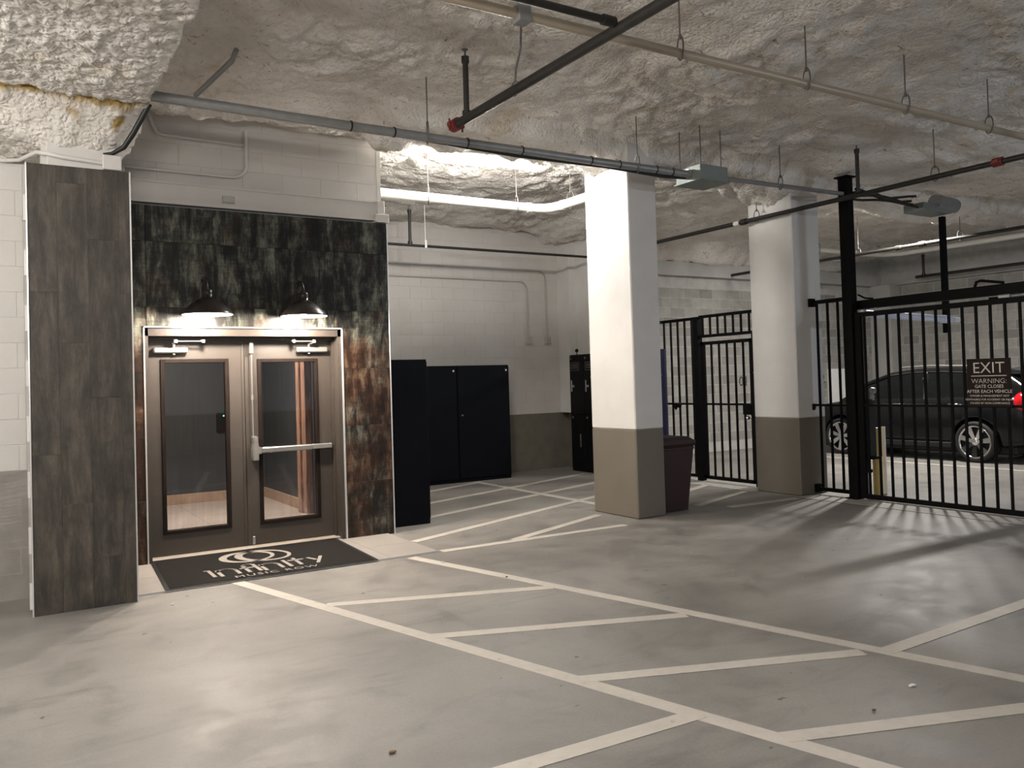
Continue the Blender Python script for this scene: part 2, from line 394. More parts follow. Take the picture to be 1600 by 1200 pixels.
# ------------------------------------------------------------------ floor and painted lines
floor = struct('floor', MB().box((-6, -5, -.3), (20, 13.5, 0)), 'floor')
def stripe(pts, w=.10, z=.0025):
    mb = MB()
    for a, b in zip(pts[:-1], pts[1:]):
        a = Vector((*a, 0)); b = Vector((*b, 0)); d = (b-a).normalized(); n = Vector((-d.y, d.x, 0))*w/2
        q = [a-n, b-n, b+n, a+n]; mb.prism([(p.x, p.y, .0003) for p in q], (0, 0, z))
    return obj('painted_line', mb, 'line', floor)
LINES = [[(1.70, 7.19), (3.12, 1.75), (3.6, -.1)], [(3.27, 7.14), (4.47, 2.31), (5.2, -.6)],
 [(2.06, 6.0), (3.66, 5.4)], [(2.34, 4.83), (3.93, 4.21)], [(2.63, 3.66), (4.19, 3.05)], [(2.93, 2.55), (4.45, 1.98)],
 [(1.55, 3.0), (2.82, 2.955)], [(4.28, 2.98), (6.9, 3.06)], [(3.62, 7.21), (5.85, 7.17)], [(4.46, 7.24), (6.06, 7.91)],
 [(3.62, 7.83), (7.04, 9.2)], [(4.32, 9.09), (8.02, 10.46)], [(4.32, 9.97), (8.62, 11.58)], [(4.9, 11.07), (6.6, 11.79)],
 [(6.61, 11.85), (6.56, 8.25)], [(8.1, 8.66), (8.9, 9.01)], [(7.4, 7.65), (8.78, 8.14)], [(7.6, 7.31), (8.75, 7.25)],
 [(13.4, 11.2), (13.5, 5.0)]]
for i, L in enumerate(LINES): stripe(L, .105, .0020+.00017*i)
kerb = struct('floor_kerb', MB().box((8.82, 2.5, 0), (9.50, 7.33, .004)).box((8.86, 8.08, 0), (9.42, 10.9, .004)), 'kerb')
obj('kerb_joint', MB().box((8.81, 2.5, 0), (8.82, 7.3, .0025)), 'ink', kerb)

# ------------------------------------------------------------------ spray foam ceiling
_rng = np.random.default_rng(3); _perm = np.concatenate([_rng.permutation(256)]*3); _g = _rng.normal(size=(256, 2)); _g /= np.linalg.norm(_g, axis=1)[:, None]
def perlin(x, y):
    xi = np.floor(x).astype(int); yi = np.floor(y).astype(int); xf = x-xi; yf = y-yi; xi &= 255; yi &= 255
    u = xf**3*(xf*(xf*6-15)+10); v = yf**3*(yf*(yf*6-15)+10)
    def gr(ix, iy, dx, dy):
        g = _g[_perm[_perm[ix & 255]+(iy & 255)]]; return g[..., 0]*dx+g[..., 1]*dy
    a = gr(xi, yi, xf, yf); b = gr(xi+1, yi, xf-1, yf); c = gr(xi, yi+1, xf, yf-1); d = gr(xi+1, yi+1, xf-1, yf-1)
    return (a+(b-a)*u)*(1-v)+(c+(d-c)*u)*v
def sstep(a, b, x):
    t = np.clip((x-a)/(b-a), 0, 1); return t*t*(3-2*t)
def box_mask(x, y, x0, x1, y0, y1, s):
    return sstep(x0-s, x0+s, x)*(1-sstep(x1-s, x1+s, x))*sstep(y0-s, y0+s, y)*(1-sstep(y1-s, y1+s, y))
def foam_z(x, y):
    wx = x+.22*perlin(x*.9+7, y*.9)+.06*perlin(x*3.1, y*3.1+5); wy = y+.22*perlin(x*.9+31, y*.9+9)+.06*perlin(x*3.1+17, y*3.1)
    z = np.full_like(x, 4.36)
    z = np.where(y > 8.2, 4.46, z)
    z -= (4.46-4.34)*sstep(11.2, 12.6, y)
    z = np.minimum(z, 4.36+.12*sstep(8.05, 8.35, wy)*1.0)
    z -= .20*box_mask(wx, wy, 3.3, 20, 7.30, 8.12, .09)            # beam on the column line
    z -= .14*box_mask(wx, wy, -5, 3.70, 7.9, 9.2, .25)             # lip against the block wall
    z -= .25*np.exp(-((x-9.1)**2+(y-7.75)**2)/.35)                 # column head
    z -= .10*np.exp(-((x-6.4)**2+(y-7.9)**2)/.25)
    z -= .22*box_mask(wx, wy, 8.5, 9.3, 10.9, 13.2, .25)            # thick foam over the return wall
    z -= .16*box_mask(wx, wy, 9.6, 13.1, 5.2, 7.2, .3)+.10*box_mask(wx, wy, 5.0, 9, 4.6, 5.6, .35)
    z -= .38*sstep(12.35, 12.75, wy)*sstep(9.2, 9.6, x)*(1-sstep(17.2, 18.0, x))
    z -= .24*np.exp(-((x-9.25)**2+(y-6.75)**2)/.10)
    z -= .16*np.exp(-((x-12.7)/1.3)**2-((y-8.0)/.22)**2)
    big = .055*perlin(wx*1.15, wy*1.15)+.05*perlin(wx*2.3+9, wy*2.3)
    bil = .055*(np.abs(perlin(wx*3.3+3, wy*3.3))-.28)*2
    ridge = .05*(.3-np.abs(perlin(wx*2.0+40, wy*3.6+11)))
    fine = .020*np.abs(perlin(x*9, y*9+3))*2+.014*np.abs(perlin(x*17+5, y*17))*2
    patch = sstep(-.25, .25, perlin(x*.6+20, y*.6+4))
    z = z+big-bil*(.35+.9*patch)-ridge*.8-fine*(.75+.6*patch)
    # beam to the left, its foam carried down round the pilaster head
    n1 = .05*perlin(x*2.2, y*2.2)+.03*perlin(x*6+2, y*6)
    lump = .020*np.abs(perlin(x*8+1, y*8))*2+.020*np.abs(perlin(x*15, y*15+7))*2
    bm = sstep(-.06, .02, x+n1)*(1-sstep(1.02, 1.10, x+n1))*(1-sstep(7.9, 8.2, y))
    zb = 3.80+.03*perlin(x*1.5, y*1.5)-lump
    zb = zb-(.30*sstep(6.70, 7.16, y+n1*1.2)+.03)*(.72+.28*sstep(-.1, .55, x))*(1-.75*sstep(.80, 1.05, x))
    zb = zb+.05*(1-sstep(.02, .05, np.abs(y-6.735+.03*perlin(x*5, y*5))))*(x < 1.1)
    z = z*(1-bm)+np.minimum(z, zb)*bm
    return z
xs = np.concatenate([np.arange(-6, -.6, .12), np.arange(-.6, 1.6, .02), np.arange(1.6, 9.6, .034), np.arange(9.6, 20.01, .07)])
ys = np.concatenate([np.arange(-5, 2, .14), np.arange(2, 5, .04), np.arange(5, 9.2, .026), np.arange(9.2, 13.5, .05)])
X, Y = np.meshgrid(xs, ys, indexing='ij'); Z = foam_z(X, Y)
nx, ny = X.shape
me = bpy.data.meshes.new('ceiling')
I = np.arange(nx*ny).reshape(nx, ny)
quads = np.stack([I[:-1, :-1], I[:-1, 1:], I[1:, 1:], I[1:, :-1]], -1).reshape(-1, 4)
me.vertices.add(nx*ny); me.vertices.foreach_set('co', np.stack([X, Y, Z], -1).ravel().astype(np.float32))
me.loops.add(quads.size); me.loops.foreach_set('vertex_index', quads.ravel().astype(np.int32))
me.polygons.add(len(quads)); me.polygons.foreach_set('loop_start', np.arange(0, quads.size, 4, dtype=np.int32))
me.polygons.foreach_set('use_smooth', np.ones(len(quads), bool))
at = me.attributes.new('torn', 'FLOAT', 'POINT')
torn = (1-sstep(.028, .055, np.abs(Y-6.745+.03*perlin(X*5, Y*5))))*(X < 1.12)*(X > -.4)
torn = np.maximum(torn, 1-sstep(.035, .055, np.hypot((X-.83)*.8, (Y-6.88))+.02*perlin(X*12, Y*12)))
torn = np.maximum(torn, .8*(1-sstep(.02, .04, np.hypot((X-.52)*.7, (Y-6.85))+.02*perlin(X*12, Y*12))))
at.data.foreach_set('value', torn.ravel().astype(np.float32))
me.update(calc_edges=True); me.validate()
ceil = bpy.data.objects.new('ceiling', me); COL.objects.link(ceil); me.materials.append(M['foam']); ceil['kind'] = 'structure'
obj('roof_slab', MB().box((-6, -5, 4.75), (20, 13.5, 4.95)), 'grey_concrete', ceil)
def ceil_at(x, y): return float(foam_z(np.array([[x]], float), np.array([[y]], float))[0, 0])

# ------------------------------------------------------------------ block walls
BL, BH = .406, .203
_blocks = {}
def block_mesh(l, mat, axis, g, dep):
    k = (round(l, 3), mat, axis)
    if k not in _blocks:
        b = min(.004, dep*.8); w, h = l-g, BH-g
        # front face proud of the mortar by dep, chamfered
        f = [(0, 0, 0), (w, 0, 0), (w, 0, h), (0, 0, h)]; q = [(b, -dep, b), (w-b, -dep, b), (w-b, -dep, h-b), (b, -dep, h-b)]
        if axis == 'x':
            f = [(y, -x, z) for x, y, z in f]; q = [(y, -x, z) for x, y, z in q]   # faces -X, runs towards -Y
        mb = MB().add(f+q, [(4, 5, 6, 7), (0, 1, 5, 4), (1, 2, 6, 5), (2, 3, 7, 6), (3, 0, 4, 7)])
        me = tomesh('block', mb); me.materials.append(M[mat]); _blocks[k] = me
    return _blocks[k]
def block_wall(parent, axis, fixed, a0, a1, z0, z1, matf, g=.007, dep=.005, start=0, cap=10**6, skip=None):
    """blocks on a wall face: axis 'y' = face looking to -Y at y=fixed running +x; axis 'x' = face looking to -X at x=fixed running -y."""
    n = 0; zi = int(round(z0/BH)); z = z0
    while z < z1-.02:
        off = BL/2 if (zi % 2) else 0
        a = a0-off; d = 1
        while a < a1-.03:
            s, e = max(a, a0), min(a+BL, a1)
            if e-s > .05 and n < cap and not (skip and skip(s, e, z)):
                me = block_mesh(e-s, matf(z), axis, g, dep)
                o = bpy.data.objects.new('block', me); COL.objects.link(o); o.parent = parent
                o.matrix_parent_inverse = Matrix.Translation(-world_loc(parent))
                o.location = (s+g/2, fixed, z+g/2) if axis == 'y' else (fixed, -s-g/2, z+g/2)
                n += 1
            a += BL
        z += BH; zi += 1
    return n
DADO = 5*BH
# left wall
wl = struct('wall_left', MB().box((-6, 7.725, 0), (.95, 8.4, 4.75)), 'mortar_white')
obj('painted_band', MB().box((-.9, 7.7225, 0), (.22, 7.726, DADO)), 'mortar_taupe_left', wl)
block_wall(wl, 'y', 7.7245, -.85, .22, 0, 19*BH, lambda z: 'taupe_left' if z < DADO-.01 else 'white_paint', g=.005, dep=.002)
# entrance wall (blocks above the tile facade) and the body of the lobby
we = struct('wall_entrance', MB().box((.93, 8.555, 2.30), (3.66, 8.75, 4.75)).box((.93, 8.555, 0), (1.19, 8.75, 2.3)).box((3.13, 8.555, 0), (3.66, 8.75, 2.3)), 'mortar_white')
block_wall(we, 'y', 8.5545, .95, 3.66, 3.61, 4.6, lambda z: 'white_paint', g=.004, dep=.0012)
obj('block_corner', MB().box((3.62, 8.546, 3.42), (3.664, 8.56, 4.6)), 'white_paint', we)
ld = struct('trim_1', MB().box((1.02, 8.49, 3.435), (3.60, 8.553, 3.60)).box((1.02, 8.475, 3.60), (3.60, 8.553, 3.618)).box((.95, 8.45, 3.40), (3.60, 8.553, 3.43)), 'white_paint')
obj('bracket', MB().box((3.55, 8.42, 3.38), (3.70, 8.56, 3.47), .004).box((3.58, 8.44, 3.47), (3.66, 8.56, 3.62), .004), 'white_paint', ld)
obj('bracket', MB().box((1.0, 8.42, 3.46), (1.06, 8.56, 3.70), .004), 'white_paint', ld)
struct('wall_lobby_right', MB().box((3.45, 8.75, 0), (3.66, 12.73, 4.75)), 'white_paint')
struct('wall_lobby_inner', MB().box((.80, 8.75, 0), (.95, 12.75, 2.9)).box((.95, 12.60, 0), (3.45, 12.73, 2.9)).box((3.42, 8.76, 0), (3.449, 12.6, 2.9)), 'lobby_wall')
struct('ceiling_lobby', MB().box((.95, 8.76, 2.9), (3.45, 12.6, 3.0)), 'white_paint')
lf = struct('floor_lobby', MB().box((.95, 8.62, 0), (3.42, 12.6, .008)), 'grout')
for i in range(5):
    for j in range(7):
        x0, y0 = .95+i*.61, 8.70+j*.61; x1, y1 = min(x0+.606, 3.42), min(y0+.606, 12.6)
        if x1-x0 > .03: obj('tile', MB().box((x0, y0, .008), (x1, y1, .014)), 'lobby_tile', lf)
struct('baseboard_lobby', MB().box((.95, 12.575, .014), (3.42, 12.6, .15), .004).box((3.395, 10.62, .014), (3.42, 12.575, .15), .004), 'wood_base')
wp = struct('trim_2', MB().box((3.30, 10.50, .014), (3.42, 10.62, 2.9), .006).box((3.33, 10.36, .014), (3.42, 10.50, 2.9), .006), 'wood')
rd = thing('card_reader', 'small grey card reader with green light seen through left door glass', 'card reader', (2.80, 12.6, 1.0))
obj('housing', MB().box((2.735, 12.56, 1.0), (2.87, 12.598, 1.28), .008), 'stop_brown', rd)
obj('indicator_light', MB().sphere((2.835, 12.558, 1.235), .011, 10, 6), 'led_green', rd)
# back wall of the bay
wb = struct('wall_back', MB().box((3.45, 12.725, 0), (9.30, 13.3, 4.75)), 'mortar_white')
obj('painted_band', MB().box((3.66, 12.7225, 0), (9.10, 12.726, DADO)), 'mortar_taupe', wb)
block_wall(wb, 'y', 12.7245, 3.70, 9.10, 0, 21*BH, lambda z: 'taupe_paint' if z < DADO-.01 else 'white_paint', g=.003, dep=.0009, skip=lambda s, e, z: (z < 1.4 and e < 7.2))
wr = struct('wall_return', MB().box((9.09, 11.0, DADO), (9.30, 12.73, 4.75)), 'column_paint')
obj('dado', MB().box((9.09, 11.0, 0), (9.30, 12.73, DADO)), 'taupe_paint', wr)
obj('pilaster', MB().box((8.93, 12.35, DADO), (9.09, 12.72, 4.5)), 'column_paint', wr)
# far walls beyond the fence
wf = struct('wall_far', MB().box((9.30, 12.86, 0), (20, 13.4, 4.75)), 'grey_mortar')
obj('concrete_ledge', MB().box((9.30, 12.70, 3.69), (18.85, 12.87, 3.97)), 'grey_concrete', wf)
n = block_wall(wf, 'y', 12.8595, 11.45, 18.85, .203, 3.69, lambda z: 'grey_block', g=.012, dep=.004, cap=299)
ws = struct('wall_far_side', MB().box((18.85, -5, 0), (20, 12.86, 4.75)), 'grey_mortar')
obj('concrete_ledge', MB().box((18.72, 4.0, 3.69), (18.86, 12.7, 4.0)), 'grey_concrete', ws)
block_wall(ws, 'x', 18.8495, -12.86, -8.2, 5*BH, 3.69, lambda z: 'grey_block', g=.012, dep=.004, cap=299)
obj('corner_pier', MB().box((18.45, 12.30, 0), (18.86, 12.87, 3.69)), 'grey_concrete', ws)
# walls behind and beside the camera close the garage
wre = struct('wall_rear', MB().box((-6, -5.3, 0), (20, -5, 4.75)), 'white_paint')
obj('painted_dado', MB().box((-6, -5.01, 0), (20, -4.99, DADO)), 'taupe_paint', wre)
wo = struct('wall_outer', MB().box((-6.3, -5, 0), (-6, 7.72, 4.75)), 'white_paint')

# ------------------------------------------------------------------ columns
def column(name, x0, x1, y0, y1, h):
    o = struct(name, MB().box((x0, y0, DADO), (x1, y1, h), .012), 'column_paint')
    obj('painted_dado', MB().box((x0-.0008, y0-.0008, 0), (x1+.0008, y1+.0008, DADO), .012), 'taupe_paint', o)
    mb = MB()
    for z in (1.63, 2.24, 2.85, 3.45):
        mb.box((x0-.0007, y0-.0007, z), (x1+.0007, y1+.0007, z+.006))
    obj('form_seam', mb, 'column_paint', o)
    return o
column('column_1', 6.193, 6.615, 7.355, 8.172, 4.5)
column('column_2', 8.942, 9.485, 7.338, 8.08, 4.5)

# ------------------------------------------------------------------ clad pilaster at left
wpil = struct('pilaster_left', MB().box((.36, 7.06, 3.30), (.83, 7.72, 4.4), .004), 'white_paint')
obj('pipe_chase', MB().box((.325, 7.12, 3.30), (.36, 7.3, 4.2)), 'white_paint', wpil)
obj('core', MB().box((.235, 7.045, 0), (.91, 7.715, 3.30)), 'grout', wpil)
seams = [.226, .416, .62, .834, .914]; joints = [[0, 1.166, 2.366, 3.316], [0, .792, 1.99, 3.19, 3.316], [0, .375, 1.575, 2.775, 3.316], [0, 1.174, 2.37, 3.316]]
for c in range(4):
    for a, b in zip(joints[c][:-1], joints[c][1:]):
        obj('plank', MB().box((seams[c]+.0004, 7.026+random.uniform(0, .0008), a+.0004), (seams[c+1]-.0004, 7.046, b-.0004), .0005), 'plank', wpil)
obj('edge_trim', MB().box((.216, 7.02, 0), (.226, 7.06, 3.318), .001), 'trim_metal', wpil)
obj('edge_trim', MB().box((.914, 7.02, 0), (.924, 7.06, 3.318), .001), 'trim_metal', wpil)
for z in np.arange(.05, 3.2, .406):
    obj('shim', MB().box((.20, 7.05, z), (.216, 7.08, z+.19)), 'white_paint', wpil)

# ------------------------------------------------------------------ tile facade round the doors
HX0, HX1, HZ = 1.195, 3.130, 2.218
fa = struct('wall_facade', MB().box((.93, 8.433, 0), (HX0, 8.553, 3.366)).box((HX1, 8.433, 0), (3.662, 8.553, 3.366)).box((HX0, 8.433, HZ), (HX1, 8.553, 3.366)), 'ink')
cols = [.93, 1.223, 1.834, 2.445, 3.054, 3.664]; rows = [0, .594, 1.190, 1.798, 2.408, 3.026, 3.368]
for a, b in zip(cols[:-1], cols[1:]):
    for c, d in zip(rows[:-1], rows[1:]):
        g = .0010; x0, x1, z0, z1 = a+g, b-g, c+g, d-g; y0 = 8.42+random.uniform(0, .0015); y1 = 8.434; mb = MB()
        if z1 <= HZ:
            if x0 < HX0: mb.box((x0, y0, z0), (min(x1, HX0), y1, z1), .001)
            elif x1 > HX1: mb.box((max(x0, HX1), y0, z0), (x1, y1, z1), .001)
            else: continue
        elif z0 >= HZ: mb.box((x0, y0, z0), (x1, y1, z1), .001)
        else:
            l, r = (x0 < HX0), (x1 > HX1)
            if l: P = [(x0, z0), (HX0, z0), (HX0, HZ), (x1, HZ), (x1, z1), (x0, z1)]
            elif r: P = [(HX1, z0), (x1, z0), (x1, z1), (x0, z1), (x0, HZ), (HX1, HZ)]
            else: P = [(x0, HZ), (x1, HZ), (x1, z1), (x0, z1)]
            mb.prism([(p[0], y0, p[1]) for p in P], (0, y1-y0, 0))
        obj('tile', mb, 'oxide', fa)
obj('edge_trim', MB().box((3.664, 8.415, 0), (3.676, 8.555, 3.37), .001), 'trim_metal', fa)
tr = struct('trim_3', MB().box((HX0-.006, 8.413, .012), (HX0+.007, 8.44, HZ+.006), .001).box((HX1-.007, 8.413, .012), (HX1+.006, 8.44, HZ+.006), .001).box((HX0-.006, 8.413, HZ-.007), (HX1+.006, 8.44, HZ+.006), .001), 'trim_metal')
# steel door frame with a rabbet
mb = MB()
for x0, x1, x2 in ((HX0, 1.235, 1.252), (HX1, 3.085, 3.066)):
    mb.box((x0, 8.44, .012), (x1, 8.60, HZ-.01)); mb.box((x0, 8.57, .012), (x2, 8.72, HZ-.01))
mb.box((HX0, 8.44, 2.135), (HX1, 8.60, HZ)); mb.box((HX0, 8.57, 2.105), (HX1, 8.72, HZ))
struct('trim_4', mb, 'door_paint')
struct('trim_5', MB().box((1.20, 8.50, .012), (3.12, 8.72, .026), .003), 'threshold')
# landing
la = struct('floor_landing', MB().box((.925, 7.205, 0), (3.588, 8.56, .008)), 'grout')
P = [.925, 1.30, 1.90, 2.50, 3.10, 3.588]
for a, b in zip(P[:-1], P[1:]):
    for c, d in ((7.212, 7.81), (7.81, 8.42)):
        obj('tile', MB().box((a+.0015, c+.0015, .006), (b-.0015, d-.0015, .012)), 'porch_tile', la)
obj('edge_trim', MB().box((.925, 7.200, 0), (3.592, 7.212, .014)), 'trim_metal', la)

# ------------------------------------------------------------------ doors
YD = 8.628
def leaf(name, x0, x1, gx0, gx1, gz0, gz1):
    y0, y1 = YD, YD+.044
    mb = MB().box((x0, y0, .03), (gx0+.02, y1, 2.10)).box((gx1-.02, y0, .03), (x1, y1, 2.10)).box((gx0+.02, y0, .03), (gx1-.02, y1, gz0+.02)).box((gx0+.02, y0, gz1-.02), (gx1-.02, y1, 2.10))
    d = struct(name, mb, 'door_paint')
    st = MB(); t = .036
    for lo, hi in (((gx0, gz0), (gx0+t, gz1)), ((gx1-t, gz0), (gx1, gz1)), ((gx0+t, gz0), (gx1-t, gz0+t)), ((gx0+t, gz1-t), (gx1-t, gz1))):
        st.box((lo[0], y0-.014, lo[1]), (hi[0], y1+.01, hi[1]), .003)
    obj('glazing_stop', st, 'stop_brown', d)
    obj('pane', MB().box((gx0+.03, y0+.018, gz0+.03), (gx1-.03, y0+.026, gz1-.03)), 'pane', d)
    return d
d1 = leaf('door_1', 1.254, 2.157, 1.364, 2.004, .232, 1.920)
d2 = leaf('door_2', 2.163, 3.064, 2.290, 2.924, .230, 1.915)
obj('astragal', MB().box((2.130, YD-.006, .03), (2.156, YD+.001, 2.10), .001), 'door_paint', d1)
def closer(d, x0, x1, s, xa, xb):
    c = obj('door_closer', MB().box((x0, 8.56, 1.978), (x1, YD, 2.032), .01), 'aluminium', d)
    xm = (x0+x1)/2+s*.03
    obj('spindle', MB().cyl((xm, 8.595, 1.962), (xm, 8.595, 2.06), .014), 'aluminium', c)
    obj('arm', MB().tube([(xm, 8.595, 2.062), (xm-s*.02, 8.55, 2.075), (xa, 8.50, 2.085)], [.012, .010, .012], 8).tube([(xa, 8.50, 2.088), (xb, 8.50, 2.088)], .006, 8).cyl((xa, 8.50, 2.072), (xa, 8.50, 2.104), .020).cyl((xb, 8.50, 2.074), (xb, 8.50, 2.104), .016).box((xb-.02, 8.50, 2.085), (xb+.02, 8.57, 2.104), .003), 'aluminium', c)
closer(d1, 1.300, 1.612, 1, 1.487, 1.742)
closer(d2, 2.690, 3.020, -1, 2.852, 2.640)
ex = obj('exit_bar', MB().box((2.30, 8.555, .958), (2.83, 8.605, 1.012), .008), 'steel', d2)
obj('end_case', MB().box((2.83, 8.562, .962), (3.042, 8.61, 1.012), .005), 'aluminium', ex)
obj('end_bracket', MB().box((3.0, 8.60, .955), (3.045, YD, 1.015), .003), 'car_trim', ex)
prof = [(2.214, .885), (2.268, .885), (2.272, .945), (2.302, .955), (2.302, 1.015), (2.272, 1.022), (2.264, 1.07), (2.262, 1.12), (2.25, 1.13), (2.225, 1.13), (2.215, 1.12), (2.220, 1.06), (2.208, 1.0), (2.208, .93)]
bm = bmesh.new(); vs = [bm.verts.new((x, 8.545, z)) for x, z in prof]; f = bm.faces.new(vs)
r = bmesh.ops.extrude_face_region(bm, geom=[f]); bmesh.ops.translate(bm, verts=[v for v in r['geom'] if isinstance(v, bmesh.types.BMVert)], vec=(0, YD-8.545, 0))
bmesh.ops.bevel(bm, geom=[e for e in bm.edges if all(abs(v.co.y-8.545) < 1e-4 for v in e.verts)], offset=.010, segments=2, affect='EDGES')
obj('latch_case', MB().bmx(bm), 'aluminium', ex); bm.free()
obj('latch_rod', MB().cyl((2.228, 8.60, 1.12), (2.228, 8.60, 2.0), .0058).cyl((2.228, 8.60, 1.50), (2.228, 8.60, 1.55), .011), 'steel', ex)
obj('top_latch', MB().box((2.208, 8.575, 1.965), (2.246, YD, 2.085), .009), 'aluminium', ex)
obj('bottom_latch', MB().box((2.205, YD-.012, .035), (2.232, YD, .115), .003), 'galv', ex)

# ------------------------------------------------------------------ barn lamps
def barn_lamp(x, label):
    c = (x, 8.12, 2.317)
    t = thing('barn_lamp', label, 'wall lamp', (x, 8.42, 2.48), 'barn lamps over the entrance')
    out = [(.226, -.004), (.227, .004), (.214, .022), (.192, .052), (.160, .085), (.128, .115), (.090, .138), (.062, .150), (.046, .158), (.045, .20), (.044, .226), (.034, .236), (.0, .238)]
    obj('shade', MB().lathe(out, c, 40), 'bronze', t)
    inn = [(.224, -.003), (.209, .020), (.186, .048), (.154, .080), (.120, .108), (.08, .13), (.0, .142)]
    obj('reflector', MB().lathe(inn, c, 40), 'shade_inside', t)
    obj('bulb', MB().sphere((x, 8.12, 2.365), .042, 16, 10), 'bulb', t)
    pts = [(x-.03, 8.415, 2.47), (x-.03, 8.36, 2.475)]
    for k in range(13):
        a = math.pi*k/12
        pts.append((x-.03+.03*k/12, 8.25+.10*math.cos(a)*1.0, 2.55+.11*math.sin(a)))
    pts = pts[:2]+[(x-.03, 8.352, 2.50)]+pts[2:]+[(x, 8.14, 2.55), (x, 8.12, 2.545)]
    pts = [(x, 8.415, 2.50), (x, 8.385, 2.52), (x, 8.375, 2.58), (x, 8.355, 2.635), (x, 8.31, 2.668), (x, 8.255, 2.675), (x, 8.20, 2.665), (x, 8.15, 2.63), (x, 8.125, 2.59), (x, 8.12, 2.545)]
    obj('gooseneck_arm', MB().tube(pts, .0125, 10), 'bronze', t)
    obj('wall_plate', MB().cyl((x, 8.419, 2.50), (x, 8.395, 2.50), .058, 24), 'bronze', t)
    l = bpy.data.lights.new('lamp_barn', 'POINT'); l.energy = 160; l.color = BULB; l.shadow_soft_size = .05
    o = bpy.data.objects.new('lamp_barn', l); COL.objects.link(o); o.location = (x, 8.12, 2.31); o['kind'] = 'helper'
    return t
barn_lamp(1.708, 'bronze barn lamp on curved arm above the left door leaf')
barn_lamp(2.628, 'bronze barn lamp on curved arm above the right door leaf with exit bar')

# ------------------------------------------------------------------ door mat
dm = thing('door_mat', 'long black rubber door mat with grey ring emblem before the entrance', 'mat', (2.1, 7.85, .012))
Q = [(1.143, 7.185), (2.960, 7.176), (3.03, 8.497), (1.222, 8.517)]
def inset(q, d):
    c = [sum(p[0] for p in q)/4, sum(p[1] for p in q)/4]
    return [(p[0]+math.copysign(d, c[0]-p[0]), p[1]+math.copysign(d, c[1]-p[1])) for p in q]
obj('pile', MB().prism([(x, y, .0145) for x, y in inset(Q, .035)], (0, 0, .0075)), 'rubber_mat', dm)
obj('rim', MB().prism([(x, y, .0145) for x, y in Q], (0, 0, .0045)), 'mat_rim', dm)
ZM = .0222
def flat_strokes(paths, w):
    mb = MB()
    for pts in paths:
        for a, b in zip(pts[:-1], pts[1:]):
            a = Vector((*a, 0)); b = Vector((*b, 0)); d = (b-a).normalized(); n = Vector((-d.y, d.x, 0))*w/2; e = d*w*.25
            mb.prism([(p.x, p.y, ZM) for p in (a-n-e, b-n+e, b+n+e, a+n-e)], (0, 0, .0008))
    return mb
def arc(cx, cy, rx, ry, a0, a1, n=10):
    return [(cx+rx*math.cos(math.radians(a0+(a1-a0)*i/n)), cy+ry*math.sin(math.radians(a0+(a1-a0)*i/n))) for i in range(n+1)]
B, T = 7.415, 7.70
def letter_n(x): return [[(x, B-.02), (x, T-.05)], [(x, B+.16)]+arc(x+.075, B+.16, .075, .10, 180, 0)+[(x+.15, B)]]
obj('lettering', flat_strokes([[(1.575, B), (1.575, T), (1.545, T)]]+letter_n(1.635)+[[(1.87, B), (1.87, T-.02)]+arc(1.925, T-.02, .055, .075, 180, 60, 6), [(1.83, 7.60), (1.945, 7.60)], [(1.965, B), (1.965, T+.02)]]
    + letter_n(2.01)+[[(2.235, B), (2.235, T+.01)], [(2.33, B+.02), (2.34, T+.05)], [(2.275, 7.66), (2.405, 7.66)], [(2.46, T-.02), (2.50, 7.555)], [(2.585, T-.02), (2.475, B)]], .032), 'mat_print', dm)
for wd, xw in (('MUSIC', 1.895), ('ROW', 2.285)):
    text_obj('lettering', wd, .112, 'mat_print', FLAT(xw, 7.258, ZM+.0005), dm, extrude=.0004, space=1.22)
def ring(cx, cy, rx, ry, w0, rot=0):
    mb = MB(); n = 44; P = []
    for i in range(n+1):
        a = 2*math.pi*i/n; w = w0*(1+.35*math.cos(a-2.4))
        for k in (1, -1):
            x, y = (rx+k*w/2)*math.cos(a), (ry+k*w/2)*math.sin(a)
            P.append((cx+x*math.cos(rot)-y*math.sin(rot), cy+x*math.sin(rot)+y*math.cos(rot), ZM+.0009))
    mb.add(P, [(2*i, 2*i+2, 2*i+3, 2*i+1) for i in range(n)]); return mb
obj('emblem_ring', ring(2.02, 8.10, .225, .235, .055), 'mat_print', dm)
obj('emblem_ring', ring(2.165, 8.075, .215, .265, .055, .35), 'mat_print', dm)

# ------------------------------------------------------------------ black storage cabinets and lockers
def cabinet(x0, x1, y0, y1, h, label, hx):
    t = thing('storage_cabinet', label, 'cabinet', ((x0+x1)/2, (y0+y1)/2, 0), 'black storage cabinets')
    obj('body', MB().box((x0, y0+.02, .0), (x1, y1, h), .004), 'black_cabinet', t)
    d = obj('cabinet_door', MB().box((x0+.006, y0, .06), (x1-.006, y0+.019, h-.03), .004), 'black_cabinet', t)
    obj('handle', MB().cyl((hx, y0, 1.086), (hx, y0-.02, 1.086), .012, 12), 'steel', d)
    obj('badge', MB().box((x1-.075, y0-.003, h-.10), (x1-.045, y0+.001, h-.072)), 'sign_letter', d)
    return t
cabinet(6.372, 7.354, 11.95, 12.55, 1.894, 'wide black steel cabinet with silver lock, beside the lockers corner', 6.44)
cabinet(5.385, 6.366, 11.96, 12.56, 1.894, 'black steel cabinet partly hidden behind the tall end cabinet', 5.46)
t = thing('storage_cabinet', 'tall narrow black cabinet end standing beside the tiled entrance', 'cabinet', (4.0, 9.2, 0), 'black storage cabinets')
obj('body', MB().box((3.822, 8.75, .0), (4.262, 9.66, 1.895), .004), 'black_cabinet', t)
d = obj('cabinet_door', MB().box((4.262, 8.77, .06), (4.278, 9.20, 1.87), .003).box((4.262, 9.21, .06), (4.278, 9.64, 1.87), .003), 'black_cabinet', t)
